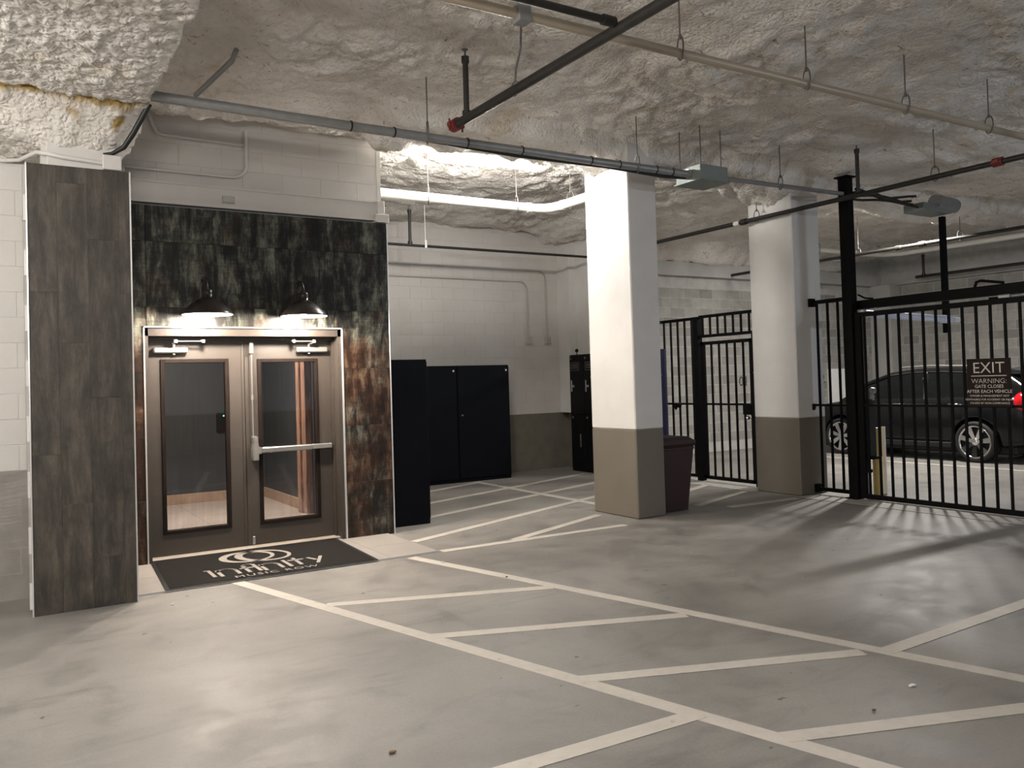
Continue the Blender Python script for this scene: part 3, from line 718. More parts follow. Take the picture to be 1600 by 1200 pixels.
obj('handle', MB().box((4.278, 9.13, 1.0), (4.298, 9.17, 1.12), .004), 'steel', d)

def locker(y1, label):
    y0 = y1-.415
    t = thing('locker', label, 'locker', (8.9, (y0+y1)/2, 0), 'black steel lockers')
    obj('body', MB().box((8.722, y0, 0), (9.08, y1, 2.05), .003), 'black_locker', t)
    for z0, z1 in ((1.0, 2.02), (.04, .985)):
        d = obj('locker_door', MB().box((8.708, y0+.008, z0), (8.722, y1-.008, z1), .003), 'black_locker', t)
        if z0 > .5:
            obj('handle', MB().box((8.700, y1-.075, 1.40), (8.708, y1-.045, 1.60), .002).box((8.694, y1-.14, 1.475), (8.708, y1-.075, 1.515), .002), 'steel', d)
            s = MB(); a, b, c, e = y1-.045, y1-.29, 1.77, 1.915
            for p, q in (((a, c), (b, c+.01)), ((a, e-.01), (b, e)), ((a, c), (a-.01, e)), ((b+.01, c), (b, e))):
                s.box((8.7065, p[0], p[1]), (8.7085, q[0], q[1]))
            for zz, in ((1.87,), (1.842,), (1.81,)): s.box((8.7065, a-.03, zz), (8.7085, b+.03, zz+.014))
            obj('sign_plate', s, 'rod', d)
            obj('latch', MB().box((8.70, y1-.07, 1.965), (8.709, y1-.035, 2.0), .002), 'rod', d)
        else:
            obj('handle', MB().box((8.698, y1-.30, .43), (8.709, y1-.265, .66), .003), 'rod', d)
            obj('latch', MB().box((8.70, y1-.09, .93), (8.709, y1-.05, .965), .002), 'rod', d)
    return t
locker(12.10, 'black two-tier locker at the left end of the row by the corner')
locker(11.683, 'second black two-tier locker, half hidden behind the bright column')
k = thing('ball_mirror', 'small black ball on a stem standing on the locker top', 'ball', (8.78, 11.96, 2.05))
obj('stem', MB().cyl((8.78, 11.96, 2.05), (8.78, 11.96, 2.10), .008, 8), 'black_metal', k)
obj('ball', MB().sphere((8.78, 11.96, 2.125), .032), 'black_metal', k)

# ------------------------------------------------------------------ trash bin, navy board
b = thing('trash_bin', 'square maroon trash bin behind the bright column', 'bin', (6.92, 7.69, 0))
def frust(cx, cy, z0, z1, a, c):
    return [(cx-a, cy-a, z0), (cx+a, cy-a, z0), (cx+a, cy+a, z0), (cx-a, cy+a, z0), (cx-c, cy-c, z1), (cx+c, cy-c, z1), (cx+c, cy+c, z1), (cx-c, cy+c, z1)]
BF = [(0, 3, 2, 1), (4, 5, 6, 7), (0, 1, 5, 4), (1, 2, 6, 5), (2, 3, 7, 6), (3, 0, 4, 7)]
mb = MB().add(frust(6.905, 7.68, 0.005, .74, .185, .245), BF)
obj('bin_body', mb, 'maroon', b)
obj('rim', MB().box((6.905-.255, 7.68-.255, .735), (6.905+.255, 7.68+.255, .765), .006).box((6.905-.272, 7.68-.272, .79), (6.905+.272, 7.68+.272, .845), .012).add(frust(6.905, 7.68, .765, .79, .245, .262), BF), 'maroon', b)
obj('lid', MB().add(frust(6.905, 7.68, .845, .885, .25, .20), BF), 'maroon_dark', b)
bg = MB().sphere((6.70, 7.62, .922), .055, 10, 6, (1, 1, .6)); tag(obj('plastic_bag', bg, 'bag_white'), 'scrap of white plastic bag lying on the maroon bin', 'bag')
tag(obj('board', MB().box((9.11, 10.05, 0), (9.15, 10.42, 2.06), .005), 'navy'), 'tall navy blue board standing by the fence behind the bin', 'board')

# ------------------------------------------------------------------ fences and gates
XG = 9.25; hb = .0125
def bar(parent, y, z0, z1, src={}):
    k = (round(z0, 3), round(z1, 3))
    if k in src:
        c = src[k].copy(); COL.objects.link(c); c.parent = parent; c.matrix_parent_inverse = Matrix.Translation(-world_loc(parent)); c.location = (XG, y, 0); return c
    me = tomesh('bar', MB().box((-hb, -hb, z0), (hb, hb, z1))); me.materials.append(M['black_metal'])
    o = bpy.data.objects.new('bar', me); COL.objects.link(o); o.parent = parent; o.matrix_parent_inverse = Matrix.Translation(-world_loc(parent)); o.location = (XG, y, 0)
    src[k] = o; return o
def rail(parent, y0, y1, z, h=.045, name='rail', d=.04):
    return obj(name, MB().box((XG-d/2, y0, z-h/2), (XG+d/2, y1, z+h/2), .002), 'black_metal', parent)
f1 = thing('fence', 'black steel bar fence between the bright column and the walk gate', 'fence', (XG, 10.0, 0))
rail(f1, 9.47, 11.0, 2.500); rail(f1, 9.47, 11.0, 1.178, .03, d=.03); rail(f1, 9.47, 11.0, .07)
for i in range(9): bar(f1, 9.567+.1575*i, .07, 2.5)
obj('post', MB().box((XG-.05, 9.395, 0), (XG+.05, 9.495, 2.52), .003), 'black_metal', f1)
obj('padlock', MB().box((9.17, 9.82, 1.12), (9.23, 9.88, 1.19), .008).tube([(9.2, 9.87, 1.17), (9.2, 9.93, 1.10), (9.21, 9.97, 1.13), (9.22, 9.93, 1.19)], .018, 8), 'black_metal', f1)
f2 = thing('transom_panel', 'short barred steel panel over the walk gate', 'fence', (XG, 8.8, 2.2))
rail(f2, 8.082, 9.395, 2.515); rail(f2, 8.082, 9.395, 2.215)
for i in range(8): bar(f2, 9.326-.1543*i, 2.215, 2.515)
g1 = thing('walk_gate', 'narrow black barred walk gate between post and second column', 'gate', (XG, 8.8, 0))
rail(g1, 8.36, 9.385, 2.105, .05, 'top_rail'); rail(g1, 8.36, 9.385, 1.178, .03, d=.03); rail(g1, 8.36, 9.385, .065, .05, 'bottom_rail')
obj('stile', MB().box((XG-.02, 9.30, .05), (XG+.02, 9.38, 2.13), .002), 'black_metal', g1)
obj('stile', MB().box((XG-.02, 8.355, .05), (XG+.02, 8.405, 2.13), .002), 'black_metal', g1)
for i in range(5): bar(g1, 9.162-.1575*i, .065, 2.105)
obj('lock_box', MB().box((XG-.035, 8.40, 1.03), (XG+.035, 8.545, 1.165), .003), 'black_metal', g1)
obj('knob', MB().sphere((9.19, 8.43, .985), .032).cyl((9.19, 8.43, .985), (9.25, 8.43, .985), .012), 'chrome', g1)
jb = thing('gate_post', 'black jamb post of the walk gate fixed to second column', 'post', (XG, 8.2, 0))
obj('post', MB().box((XG-.04, 8.09, 0), (XG+.04, 8.34, 2.2), .003), 'black_metal', jb)
f3 = thing('fence', 'narrow fixed panel of black bars between second column and tall post', 'fence', (XG, 7.1, 0))
rail(f3, 6.803, 7.335, 2.535, .05); rail(f3, 6.803, 7.335, 1.178, .03, d=.03); rail(f3, 6.803, 7.335, .075, .05)
for y in (7.231, 7.068, 6.913): bar(f3, y, .075, 2.535)
for z in (2.535, .08): obj('flange', MB().box((XG-.045, 7.285, z-.055), (XG+.045, 7.337, z+.055), .003), 'black_metal', f3)
obj('flange', MB().add([(XG-.03, 7.337, 1.195), (XG+.03, 7.337, 1.195), (XG+.03, 7.337, 1.11), (XG-.03, 7.337, 1.11), (XG, 7.29, 1.19)], [(0, 1, 2, 3), (0, 1, 4), (1, 2, 4), (2, 3, 4), (3, 0, 4)]), 'black_metal', f3)
tp = thing('gate_post', 'tall black square post reaching the ceiling beside the vehicle gate', 'post', (XG, 6.73, 0))
obj('post', MB().box((XG-.06, 6.665, 0), (XG+.06, 6.80, 4.08), .004), 'black_metal', tp)
obj('base_plate', MB().box((XG-.10, 6.658, 0), (XG+.10, 6.83, .015)), 'black_metal', tp)
obj('cap_plate', MB().box((XG-.09, 6.64, 4.07), (XG+.09, 6.83, 4.09)), 'black_metal', tp)
vg = thing('vehicle_gate', 'wide black barred vehicle gate carrying the exit sign', 'gate', (XG, 5.0, 0))
YE = 3.1
rail(vg, YE, 6.645, 2.318, .06, 'top_rail'); rail(vg, YE, 6.645, 1.183, .03, d=.03); rail(vg, YE, 6.645, .045, .06, 'bottom_rail')
obj('stile', MB().box((XG-.025, 6.575, .03), (XG+.025, 6.655, 2.345), .002), 'black_metal', vg)
obj('stile', MB().box((XG-.025, YE-.02, .03), (XG+.025, YE+.06, 2.345), .002), 'black_metal', vg)
for i in range(21): bar(vg, 6.535-.1555*i, .045, 2.318)
tb = thing('track_beam', 'heavy black steel beam running above the vehicle gate', 'beam', (9.42, 5, 2.4))
mb = MB(); V = []
for y, za, zb in ((6.80, 2.395, 2.505), (YE, 2.40, 2.525)):
    V += [(9.36, y, za), (9.44, y, za), (9.44, y, zb), (9.36, y, zb)]
mb.add(V, [(0, 1, 2, 3), (7, 6, 5, 4), (0, 4, 5, 1), (1, 5, 6, 2), (2, 6, 7, 3), (3, 7, 4, 0)])
obj('beam', mb, 'black_metal', tb)
obj('cable_clip', MB().tube([(9.40, 5.22, 2.51), (9.40, 5.20, 2.57), (9.40, 5.15, 2.58), (9.40, 4.9, 2.53)], .016, 8), 'black_metal', tb)
obj('cable', MB().tube([(9.32, 6.66, 2.58), (9.38, 6.60, 2.53), (9.40, 6.5, 2.515)], .012, 8), 'black_metal', tb)
oa = thing('opener_motor', 'grey and black opener motor under the beam at the right edge', 'motor', (9.4, 4.9, 2.3))
obj('bracket', MB().box((9.30, 4.93, 2.335), (9.42, 5.02, 2.375), .004), 'black_metal', oa)
obj('arm', MB().box((9.32, 4.80, 2.35), (9.40, 4.94, 2.395), .01).tube([(9.36, 4.82, 2.37), (9.36, 4.0, 2.38)], .02, 8), 'galv', oa)
op = thing('gate_operator', 'black gate opener with gear arm beside the tall post', 'gate opener', (9.4, 6.6, .3))
obj('housing', MB().box((9.31, 6.545, .53), (9.43, 6.65, 1.25), .012), 'car_trim', op)
for bx in (((9.29, 6.52, .50), (9.45, 6.655, .535)), ((9.30, 6.58, .33), (9.38, 6.655, .37))): obj('bracket', MB().box(*bx, .004), 'black_metal', op)
obj('leg', MB().box((9.33, 6.595, .33), (9.37, 6.64, .52), .004), 'car_trim', op)
obj('gear', MB().cyl((9.34, 6.60, 1.30), (9.40, 6.60, 1.30), .055, 10).cyl((9.34, 6.54, 1.36), (9.40, 6.54, 1.36), .04, 8).box((9.33, 6.52, 1.25), (9.39, 6.63, 1.30), .006), 'galv', op)
# exit sign on the gate
sg = thing('exit_sign', 'dark brown exit and warning sign fixed to the vehicle gate', 'sign', (9.22, 5.0, 1.17))
obj('sign_board', MB().box((9.214, 4.768, 1.176), (9.222, 5.243, 1.706), .002), 'sign_brown', sg)
SX = 9.2135; yc = 5.006
for s, size, z, sp in (('EXIT', .170, 1.548, 1.0), ('WARNING:', .075, 1.435, 1.0), ('GATE CLOSES', .050, 1.385, 1.0), ('AFTER EACH VEHICLE', .0500, 1.330, 1.0), ('OWNER & MANAGEMENT NOT', .030, 1.288, 1.0), ('RESPONSIBLE FOR ACCIDENT OR INJURY', .0285, 1.248, 1.0), ('CAUSED BY NON-COMPLIANCE', .030, 1.208, 1.0)):
    text_obj('lettering', s, size, 'sign_letter', FACE_X(SX, yc, z), sg, extrude=.0006, space=sp, offset=-.0012 if size > .06 else 0)
obj('rule_line', MB().box((SX-.0006, yc-.19, 1.512), (SX+.0006, yc+.19, 1.520)), 'sign_letter', sg)

# hanging post and tube behind the gate
hp = thing('hanging_post', 'black square post hanging from the ceiling behind the gate', 'post', (11.33, 6.71, 2.1))
obj('post', MB().box((11.295, 6.675, 2.11), (11.365, 6.745, 3.74), .003), 'black_metal', hp)
bt = thing('brace_tube', 'pale blue horizontal tube between tall post and hanging post', 'tube', (10.3, 6.6, 2.3))
obj('tube', MB().cyl((9.33, 6.62, 2.335), (11.30, 6.60, 2.285), .047, 16), 'blue_tube', bt)
obj('clamp', MB().cyl((11.04, 6.602, 2.29), (11.24, 6.602, 2.288), .056, 16), 'blue_tube', bt)
obj('end_cap', MB().cyl((11.30, 6.60, 2.285), (11.44, 6.60, 2.282), .038, 16), 'white_board', bt)
jb2 = thing('junction_box', 'grey motor box with round cover near the ceiling behind the gate', 'junction box', (11.1, 6.7, 3.8))
obj('box', MB().box((10.65, 6.55, 3.75), (11.30, 6.85, 3.86), .006), 'galv_box', jb2)
obj('round_cover', MB().cyl((10.98, 6.60, 3.90), (11.42, 6.58, 3.87), .10, 20), 'galv', jb2)
cb = MB()
for k in range(4):
    pts = []
    for i in range(12):
        u = i/11; x = 9.32+u*1.31
        pts.append((x, 6.68+.05*math.sin(5*u+k*1.7), 3.80+.04*k+.05*math.sin(3.1*u+k)*math.sin(math.pi*u)+.01*k*u))
    cb.tube(pts, .017, 7)
tag(obj('cable_bundle', cb, 'ties'), 'sagging bundle of dark cables from tall post to grey motor box', 'cables')

# bollard, white post
tag(obj('bollard', MB().cyl((9.735, 6.77, 0), (9.735, 6.77, .86), .05, 18).sphere((9.735, 6.77, .86), .05, 16, 8, (1, 1, .25)), 'yellow'), 'yellow steel bollard just behind the vehicle gate', 'bollard')
tag(obj('marker_post', MB().box((9.83, 6.705, 0), (9.85, 6.755, .88), .004), 'white_board'), 'thin white post beside the yellow bollard', 'post')

# far wall things
tag(obj('wall_panel', MB().box((16.74, 12.76, .78), (17.46, 12.855, 1.69), .006), 'white_board'), 'blank white panel on the far grey block wall by the car', 'panel')
for s, x, lab in (('01', 13.92, 'black painted stall number 01 on far wall behind walk gate'), ('02', 16.50, 'black painted stall number 02 on far wall beside white panel')):
    t = thing('stall_number', lab, 'number', (x, 12.85, 1.4))
    text_obj('digits', s, .30, 'ink', FACE_Y(x, 12.8535, 1.37), t, extrude=.001)

# ------------------------------------------------------------------ pipes
def hanger(parent, x, y, z, r, axis, zt=None, name='hanger'):
    zt = (ceil_at(x, y)+.05) if zt is None else zt
    loop = []
    for i in range(21):
        a = 2*math.pi*i/20; w, hh = (r+.016)*math.cos(a), .035+(r+.052)*math.sin(a)
        loop.append((x, y+w, z+hh) if axis == 'y' else (x+w*.35, y+w, z+hh))
    mb = MB().tube(loop, .0062, 6, caps=False)
    mb.cyl((x, y, z+r+.07), (x, y, zt), .0058, 8).box((x-.010, y-.010, z+r+.066), (x+.010, y+.010, z+r+.10), .003)
    return obj(name, mb, 'rod', parent)
def riser(parent, x, y, z, h, r=.021):
    mb = MB().cyl((x, y, z), (x, y, z+h-.07), r, 12).cyl((x, y, z+.02), (x, y, z+.06), r*1.5, 12).cyl((x, y, z+h-.11), (x, y, z+h-.06), r*1.35, 12)
    obj('riser', mb, 'pipe_black', parent)
    obj('sprinkler_head', MB().cyl((x, y, z+h-.06), (x, y, z+h-.005), .009, 8).cyl((x, y, z+h-.005), (x, y, z+h), .026, 14), 'rod', parent)
p0 = thing('sprinkler_pipe', 'thick black sprinkler main at top with red end cap', 'pipe', (3.3, 3, 3.75))
obj('pipe', MB().cyl((3.3, -4.9, 3.755), (3.3, 6.08, 3.755), .036, 18), 'pipe_black', p0)
obj('end_cap', MB().cyl((3.3, 6.045, 3.755), (3.3, 6.135, 3.755), .053, 16).box((3.225, 6.07, 3.73), (3.375, 6.11, 3.775), .006).cyl((3.24, 6.09, 3.70), (3.24, 6.09, 3.80), .008, 8).cyl((3.36, 6.09, 3.70), (3.36, 6.09, 3.80), .008, 8), 'red_cap', p0)
riser(p0, 3.30, 5.90, 3.755, .565, .024)
h = MB().torus((3.3, 5.16, 3.763), .052, .006, 'x', 18, 6).tube([(3.3, 5.16, 3.81), (3.30, 5.14, 3.90), (3.315, 5.09, 4.05), (3.31, 5.07, 4.2), (3.30, 5.06, 4.45)], .008, 8)
obj('hanger', h, 'rod', p0)
pb = thing('sprinkler_pipe', 'short black branch pipe joining the sprinkler main at top', 'pipe', (2.4, 3.95, 3.77))
obj('pipe', MB().cyl((-2, 3.95, 3.785), (3.27, 3.95, 3.785), .024, 14), 'pipe_black', pb)
obj('coupling', MB().cyl((3.17, 3.95, 3.785), (3.26, 3.95, 3.785), .033, 14), 'pipe_black', pb)
pc = thing('drain_pipe', 'long cream drain pipe hung below the foam at upper right', 'pipe', (5, 4.3, 3.88))
obj('pipe', MB().cyl((-3, 4.3, 3.865), (18.8, 4.3, 3.90), .032, 18), 'pipe_cream', pc)
for x in (4.14, 5.48, 6.78, 8.10, 9.45): hanger(pc, x, 4.3, 3.868+.0016*(x+3), .032, 'x')
obj('strap', MB().box((2.77, 4.255, 3.82), (2.86, 4.345, 3.93), .004).box((2.79, 4.29, 3.93), (2.83, 4.31, 4.5), .002), 'galv', pc)
p1 = thing('sprinkler_pipe', 'black sprinkler pipe crossing before second column and tall post', 'pipe', (8.83, 6, 3.71))
obj('pipe', MB().cyl((8.83, -4.9, 3.722), (8.83, 10.7, 3.715), .030, 16), 'pipe_black', p1)
obj('coupling', MB().cyl((8.83, 8.00, 3.715), (8.83, 8.09, 3.715), .042, 14), 'pipe_black', p1)
obj('coupling', MB().cyl((8.83, 8.12, 3.715), (8.83, 8.22, 3.715), .034, 14), 'sign_letter', p1)
obj('coupling', MB().cyl((8.83, 4.56, 3.72), (8.83, 4.66, 3.72), .047, 14).box((8.77, 4.58, 3.70), (8.89, 4.64, 3.74), .004), 'red_cap', p1, 'red grooved coupling')
riser(p1, 8.83, 6.25, 3.72, .61, .023)
for y in (5.29, 7.82): hanger(p1, 8.83, y, 3.72, .03, 'y')
p2 = thing('sprinkler_pipe', 'thin black sprinkler pipe further back over the car', 'pipe', (13.5, 8, 3.75))
obj('pipe', MB().cyl((13.5, 2, 3.75), (13.5, 12.7, 3.755), .030, 14), 'pipe_black', p2)
obj('coupling', MB().cyl((13.5, 8.3, 3.752), (13.5, 8.42, 3.752), .045, 14), 'pipe_black', p2)
obj('coupling', MB().cyl((13.5, 8.75, 3.752), (13.5, 8.85, 3.752), .042, 14), 'pipe_black', p2)
for y in (7.7, 9.6): hanger(p2, 13.5, y, 3.752, .03, 'y')
p3 = thing('sprinkler_pipe', 'black sprinkler pipe along the far wall at right', 'pipe', (18.4, 9, 3.76))
obj('pipe', MB().cyl((18.35, 4, 3.765), (18.35, 11.55, 3.775), .035, 12), 'pipe_black', p3)
riser(p3, 18.35, 11.36, 3.775, .56, .030)
pw = thing('sprinkler_pipe', 'thin black sprinkler pipe along the bay back wall', 'pipe', (6, 11.67, 3.75))
obj('pipe', MB().cyl((3.70, 11.67, 3.75), (8.9, 11.67, 3.75), .021, 12), 'pipe_black', pw)
riser(pw, 5.467, 11.67, 3.75, .61, .024)
obj('clamp', MB().box((5.71, 11.645, 3.72), (5.745, 11.695, 3.84), .004).cyl((5.727, 11.67, 3.83), (5.727, 11.67, 4.5), .005, 8), 'white_board', pw)
ww = thing('waste_pipe', 'white waste pipe under the bright lamp in the bay', 'pipe', (5, 9.2, 3.9))
zp = 3.885
pts = [(3.67, 9.16, zp), (5.9, 9.16, zp)]
obj('pipe', MB().tube(pts+[(6.10, 9.15, zp), (6.22, 9.10, zp), (6.29, 9.02, zp), (6.325, 8.88, zp), (6.335, 8.7, zp), (6.34, 8.19, zp)], .060, 18), 'pipe_white', ww)
obj('collar', MB().cyl((5.98, 9.16, zp), (6.05, 9.16, zp), .068, 18), 'pipe_white', ww)
obj('collar', MB().cyl((6.333, 8.86, zp), (6.335, 8.80, zp), .068, 18), 'pipe_white', ww)
for x in (4.55, 5.83): hanger(ww, x, 9.16, zp, .060, 'x')
hanger(ww, 6.335, 8.66, zp, .06, 'y')
ps = thing('waste_pipe', 'white waste pipe beyond the gate under the far foam', 'pipe', (16, 11.5, 4.2))
obj('pipe', MB().tube([(14.2, 11.6, 4.23), (16.4, 11.5, 4.20), (16.9, 11.4, 4.195), (17.1, 11.1, 4.19), (17.15, 8.5, 4.18)], .055, 14), 'pipe_white', ps)
for x in (14.9, 15.9): hanger(ps, x, 11.55, 4.21, .055, 'x')
pu = thing('sprinkler_drop', 'thin grey bent pipe drop beside second column', 'pipe', (15, 11, 3.9))
obj('pipe', MB().tube([(15.28, 11, 4.2), (15.28, 11, 3.93), (15.25, 11, 3.90), (13.9, 11, 3.89)], .022, 10), 'galv', pu)
obj('coupling', MB().cyl((15.20, 11, 3.90), (15.28, 11, 3.90), .03, 10), 'white_board', pu)

# conduit along the ceiling with its box
cd = thing('conduit', 'long grey conduit running across under the foam to a grey box', 'conduit', (4, 6.7, 3.82))
cy = 6.72
def cz(x): return 3.825+.03*(x-1)/8*0
obj('pipe', MB().tube([(-.8, cy, 3.845), (1.0, cy, 3.840), (2.7, cy, 3.825), (5.5, cy, 3.825), (6.56, cy, 3.83)], .040, 16), 'galv', cd)
obj('pipe', MB().tube([(1.05, cy+.05, 3.865), (1.8, cy+.06, 3.875), (2.4, cy+.055, 3.86), (3.2, cy+.05, 3.82), (4.3, cy+.045, 3.785), (5.4, cy+.03, 3.795), (6.2, cy+.04, 3.78), (6.6, cy+.03, 3.80)], .019, 10), 'ties', cd, 'black cable tied to the conduit')
for x in (2.62, 3.02, 3.75, 4.35, 5.18, 5.55, 6.05, 6.28): obj('tie', MB().tube([(x-.006, cy, 3.827), (x+.006, cy, 3.827)], .0455, 16), 'ties', cd)
obj('pipe', MB().cyl((6.99, cy, 3.835), (9.185, cy+.01, 3.865), .027, 14), 'galv', cd)
for x in (3.35, 5.80): hanger(cd, x, cy, 3.826, .042, 'x')
hanger(cd, 8.02, cy, 3.85, .03, 'x')
jb = thing('junction_box', 'square grey steel pull box hung on rods in the conduit run', 'junction box', (6.72, 6.7, 3.73))
obj('box', MB().box((6.55, 6.56, 3.755), (6.97, 6.94, 3.915), .004), 'galv_box', jb)
obj('lid', MB().box((6.53, 6.545, 3.742), (6.99, 6.955, 3.756), .002), 'galv_box', jb)
obj('connector', MB().cyl((6.50, cy, 3.83), (6.56, cy, 3.83), .05, 14), 'aluminium', jb)
for x, y in ((6.58, 6.90), (6.60, 6.60), (6.93, 6.62)): obj('rod', MB().cyl((x, y, 3.91), (x, y, ceil_at(x, y)+.05), .006, 8), 'rod', jb)
tag(obj('cable', MB().tube([(1.04, 6.80, 3.80), (1.0, 6.86, 3.72), (.94, 6.93, 3.60), (.88, 7.0, 3.50), (.80, 7.04, 3.45), (.74, 7.05, 3.44)], [.02, .022, .022, .02, .015, .012], 10), 'ties'), 'dark cable drooping from the conduit to the left pilaster', 'cable')
tag(obj('cable', MB().tube([(1.52, 7.5, 4.16), (1.55, 7.3, 4.17), (1.60, 6.95, 4.19), (1.64, 6.7, 4.21), (1.65, 6.6, 4.26)], .022, 8), 'galv'), 'short grey cable climbing into the foam above conduit', 'cable')
# white conduits on the walls
def wall_conduit(label, pts, r, y, boxes=(), mat='white_paint'):
    t = thing('wall_conduit', label, 'conduit', pts[0])
    obj('pipe', MB().tube(pts, r, 10), mat, t)
    for (x, z, a, c) in boxes: obj('outlet_box', MB().box((x-a/2, y-.06, z-c/2), (x+a/2, y-.001, z+c/2), .006), mat, t)
    return t
def bend(cx, cz, R, a0, a1, y): return [(cx+R*math.cos(math.radians(a0+(a1-a0)*i/6)), y, cz+R*math.sin(math.radians(a0+(a1-a0)*i/6))) for i in range(7)]
y = 8.525
wall_conduit('white conduit curving up the block wall, lower of two over entrance', [(1.0, y, 3.735)]+bend(2.06, 3.875, .14, -90, 0, y)+[(2.2, y, 4.22)], .016, 8.55)
wall_conduit('upper white conduit with bent elbow over entrance', [(1.30, y, 4.26), (1.33, y, 4.16), (1.36, y, 4.10), (1.41, y, 4.08), (2.18, y, 4.07)], .016, 8.55)
ob = MB().box((1.95, 8.47, 3.46), (2.07, 8.492, 3.53), .004).box((1.965, 8.465, 3.472), (2.055, 8.472, 3.518)); tag(obj('outlet_cover', ob, 'grey_concrete'), 'small grey outlet cover on the ledge above the tiles', 'outlet')
y = 12.705
wall_conduit('taller white conduit on back wall ending in a switch box', [(3.7, y, 3.635)]+bend(8.50, 3.46, .165, 90, 0, y)+[(8.665, y, 2.40)], .016, 12.718, [(8.665, 2.35, .10, .13)], 'grey_concrete')
wall_conduit('shorter white conduit on back wall ending in a switch box', [(3.7, y, 3.425)]+bend(8.09, 3.25, .165, 90, 0, y)+[(8.255, y, 2.40)], .016, 12.718, [(8.255, 2.35, .10, .13)], 'grey_concrete')
t = wall_conduit('white conduit bending round the left pilaster top', [(-.6, 7.70, 3.47), (.10, 7.70, 3.475), (.20, 7.62, 3.475), (.30, 7.15, 3.43), (.36, 7.045, 3.40), (.45, 7.035, 3.385), (.80, 7.035, 3.365)], .017, 7.06)
obj('outlet_box', MB().box((.73, 7.0, 3.318), (.862, 7.06, 3.43), .006), 'white_paint', t)

# ------------------------------------------------------------------ strip lights
for n, c, L, ax, p, colr in STRIPS:
    lab = {'bay': 'bright strip light hidden behind the foam lip in the bay', 'drive': 'strip light over the drive beyond the gate', 'near': 'unseen strip light hung low over the near left drive to brighten the ceiling', 'right': 'unseen cool strip light hung low over the near right drive to brighten the ceiling', 'left': 'added unseen fill light over the drive left of the pilaster', 'rear': 'added unseen fill light over the drive furthest behind', 'middle': ''}[n]
    t = thing('ceiling_light', lab, 'ceiling light', c)
    hx, hy = (L/2+.02, .07) if ax == 'x' else (.07, L/2+.02)
    obj('housing', MB().box((c[0]-hx, c[1]-hy, c[2]), (c[0]+hx, c[1]+hy, c[2]+.05), .004), 'white_board', t)
    obj('lens', MB().box((c[0]-hx+.01, c[1]-hy+.01, c[2]-.035), (c[0]+hx-.01, c[1]+hy-.01, c[2]), .01), 'lens', t)
    for s in (-1, 1):
        q = (c[0]+s*hx*.8, c[1]) if ax == 'x' else (c[0], c[1]+s*hy*.8)
        obj('rod', MB().cyl((*q, c[2]+.05), (*q, ceil_at(*q)+.06), .006, 8), 'rod', t)
t = thing('ceiling_light', 'square downlight in the lobby ceiling', 'ceiling light', (2.2, 10.6, 2.7))
obj('housing', MB().box((1.9, 10.3, 2.66), (2.5, 10.9, 2.90), .004), 'white_board', t)

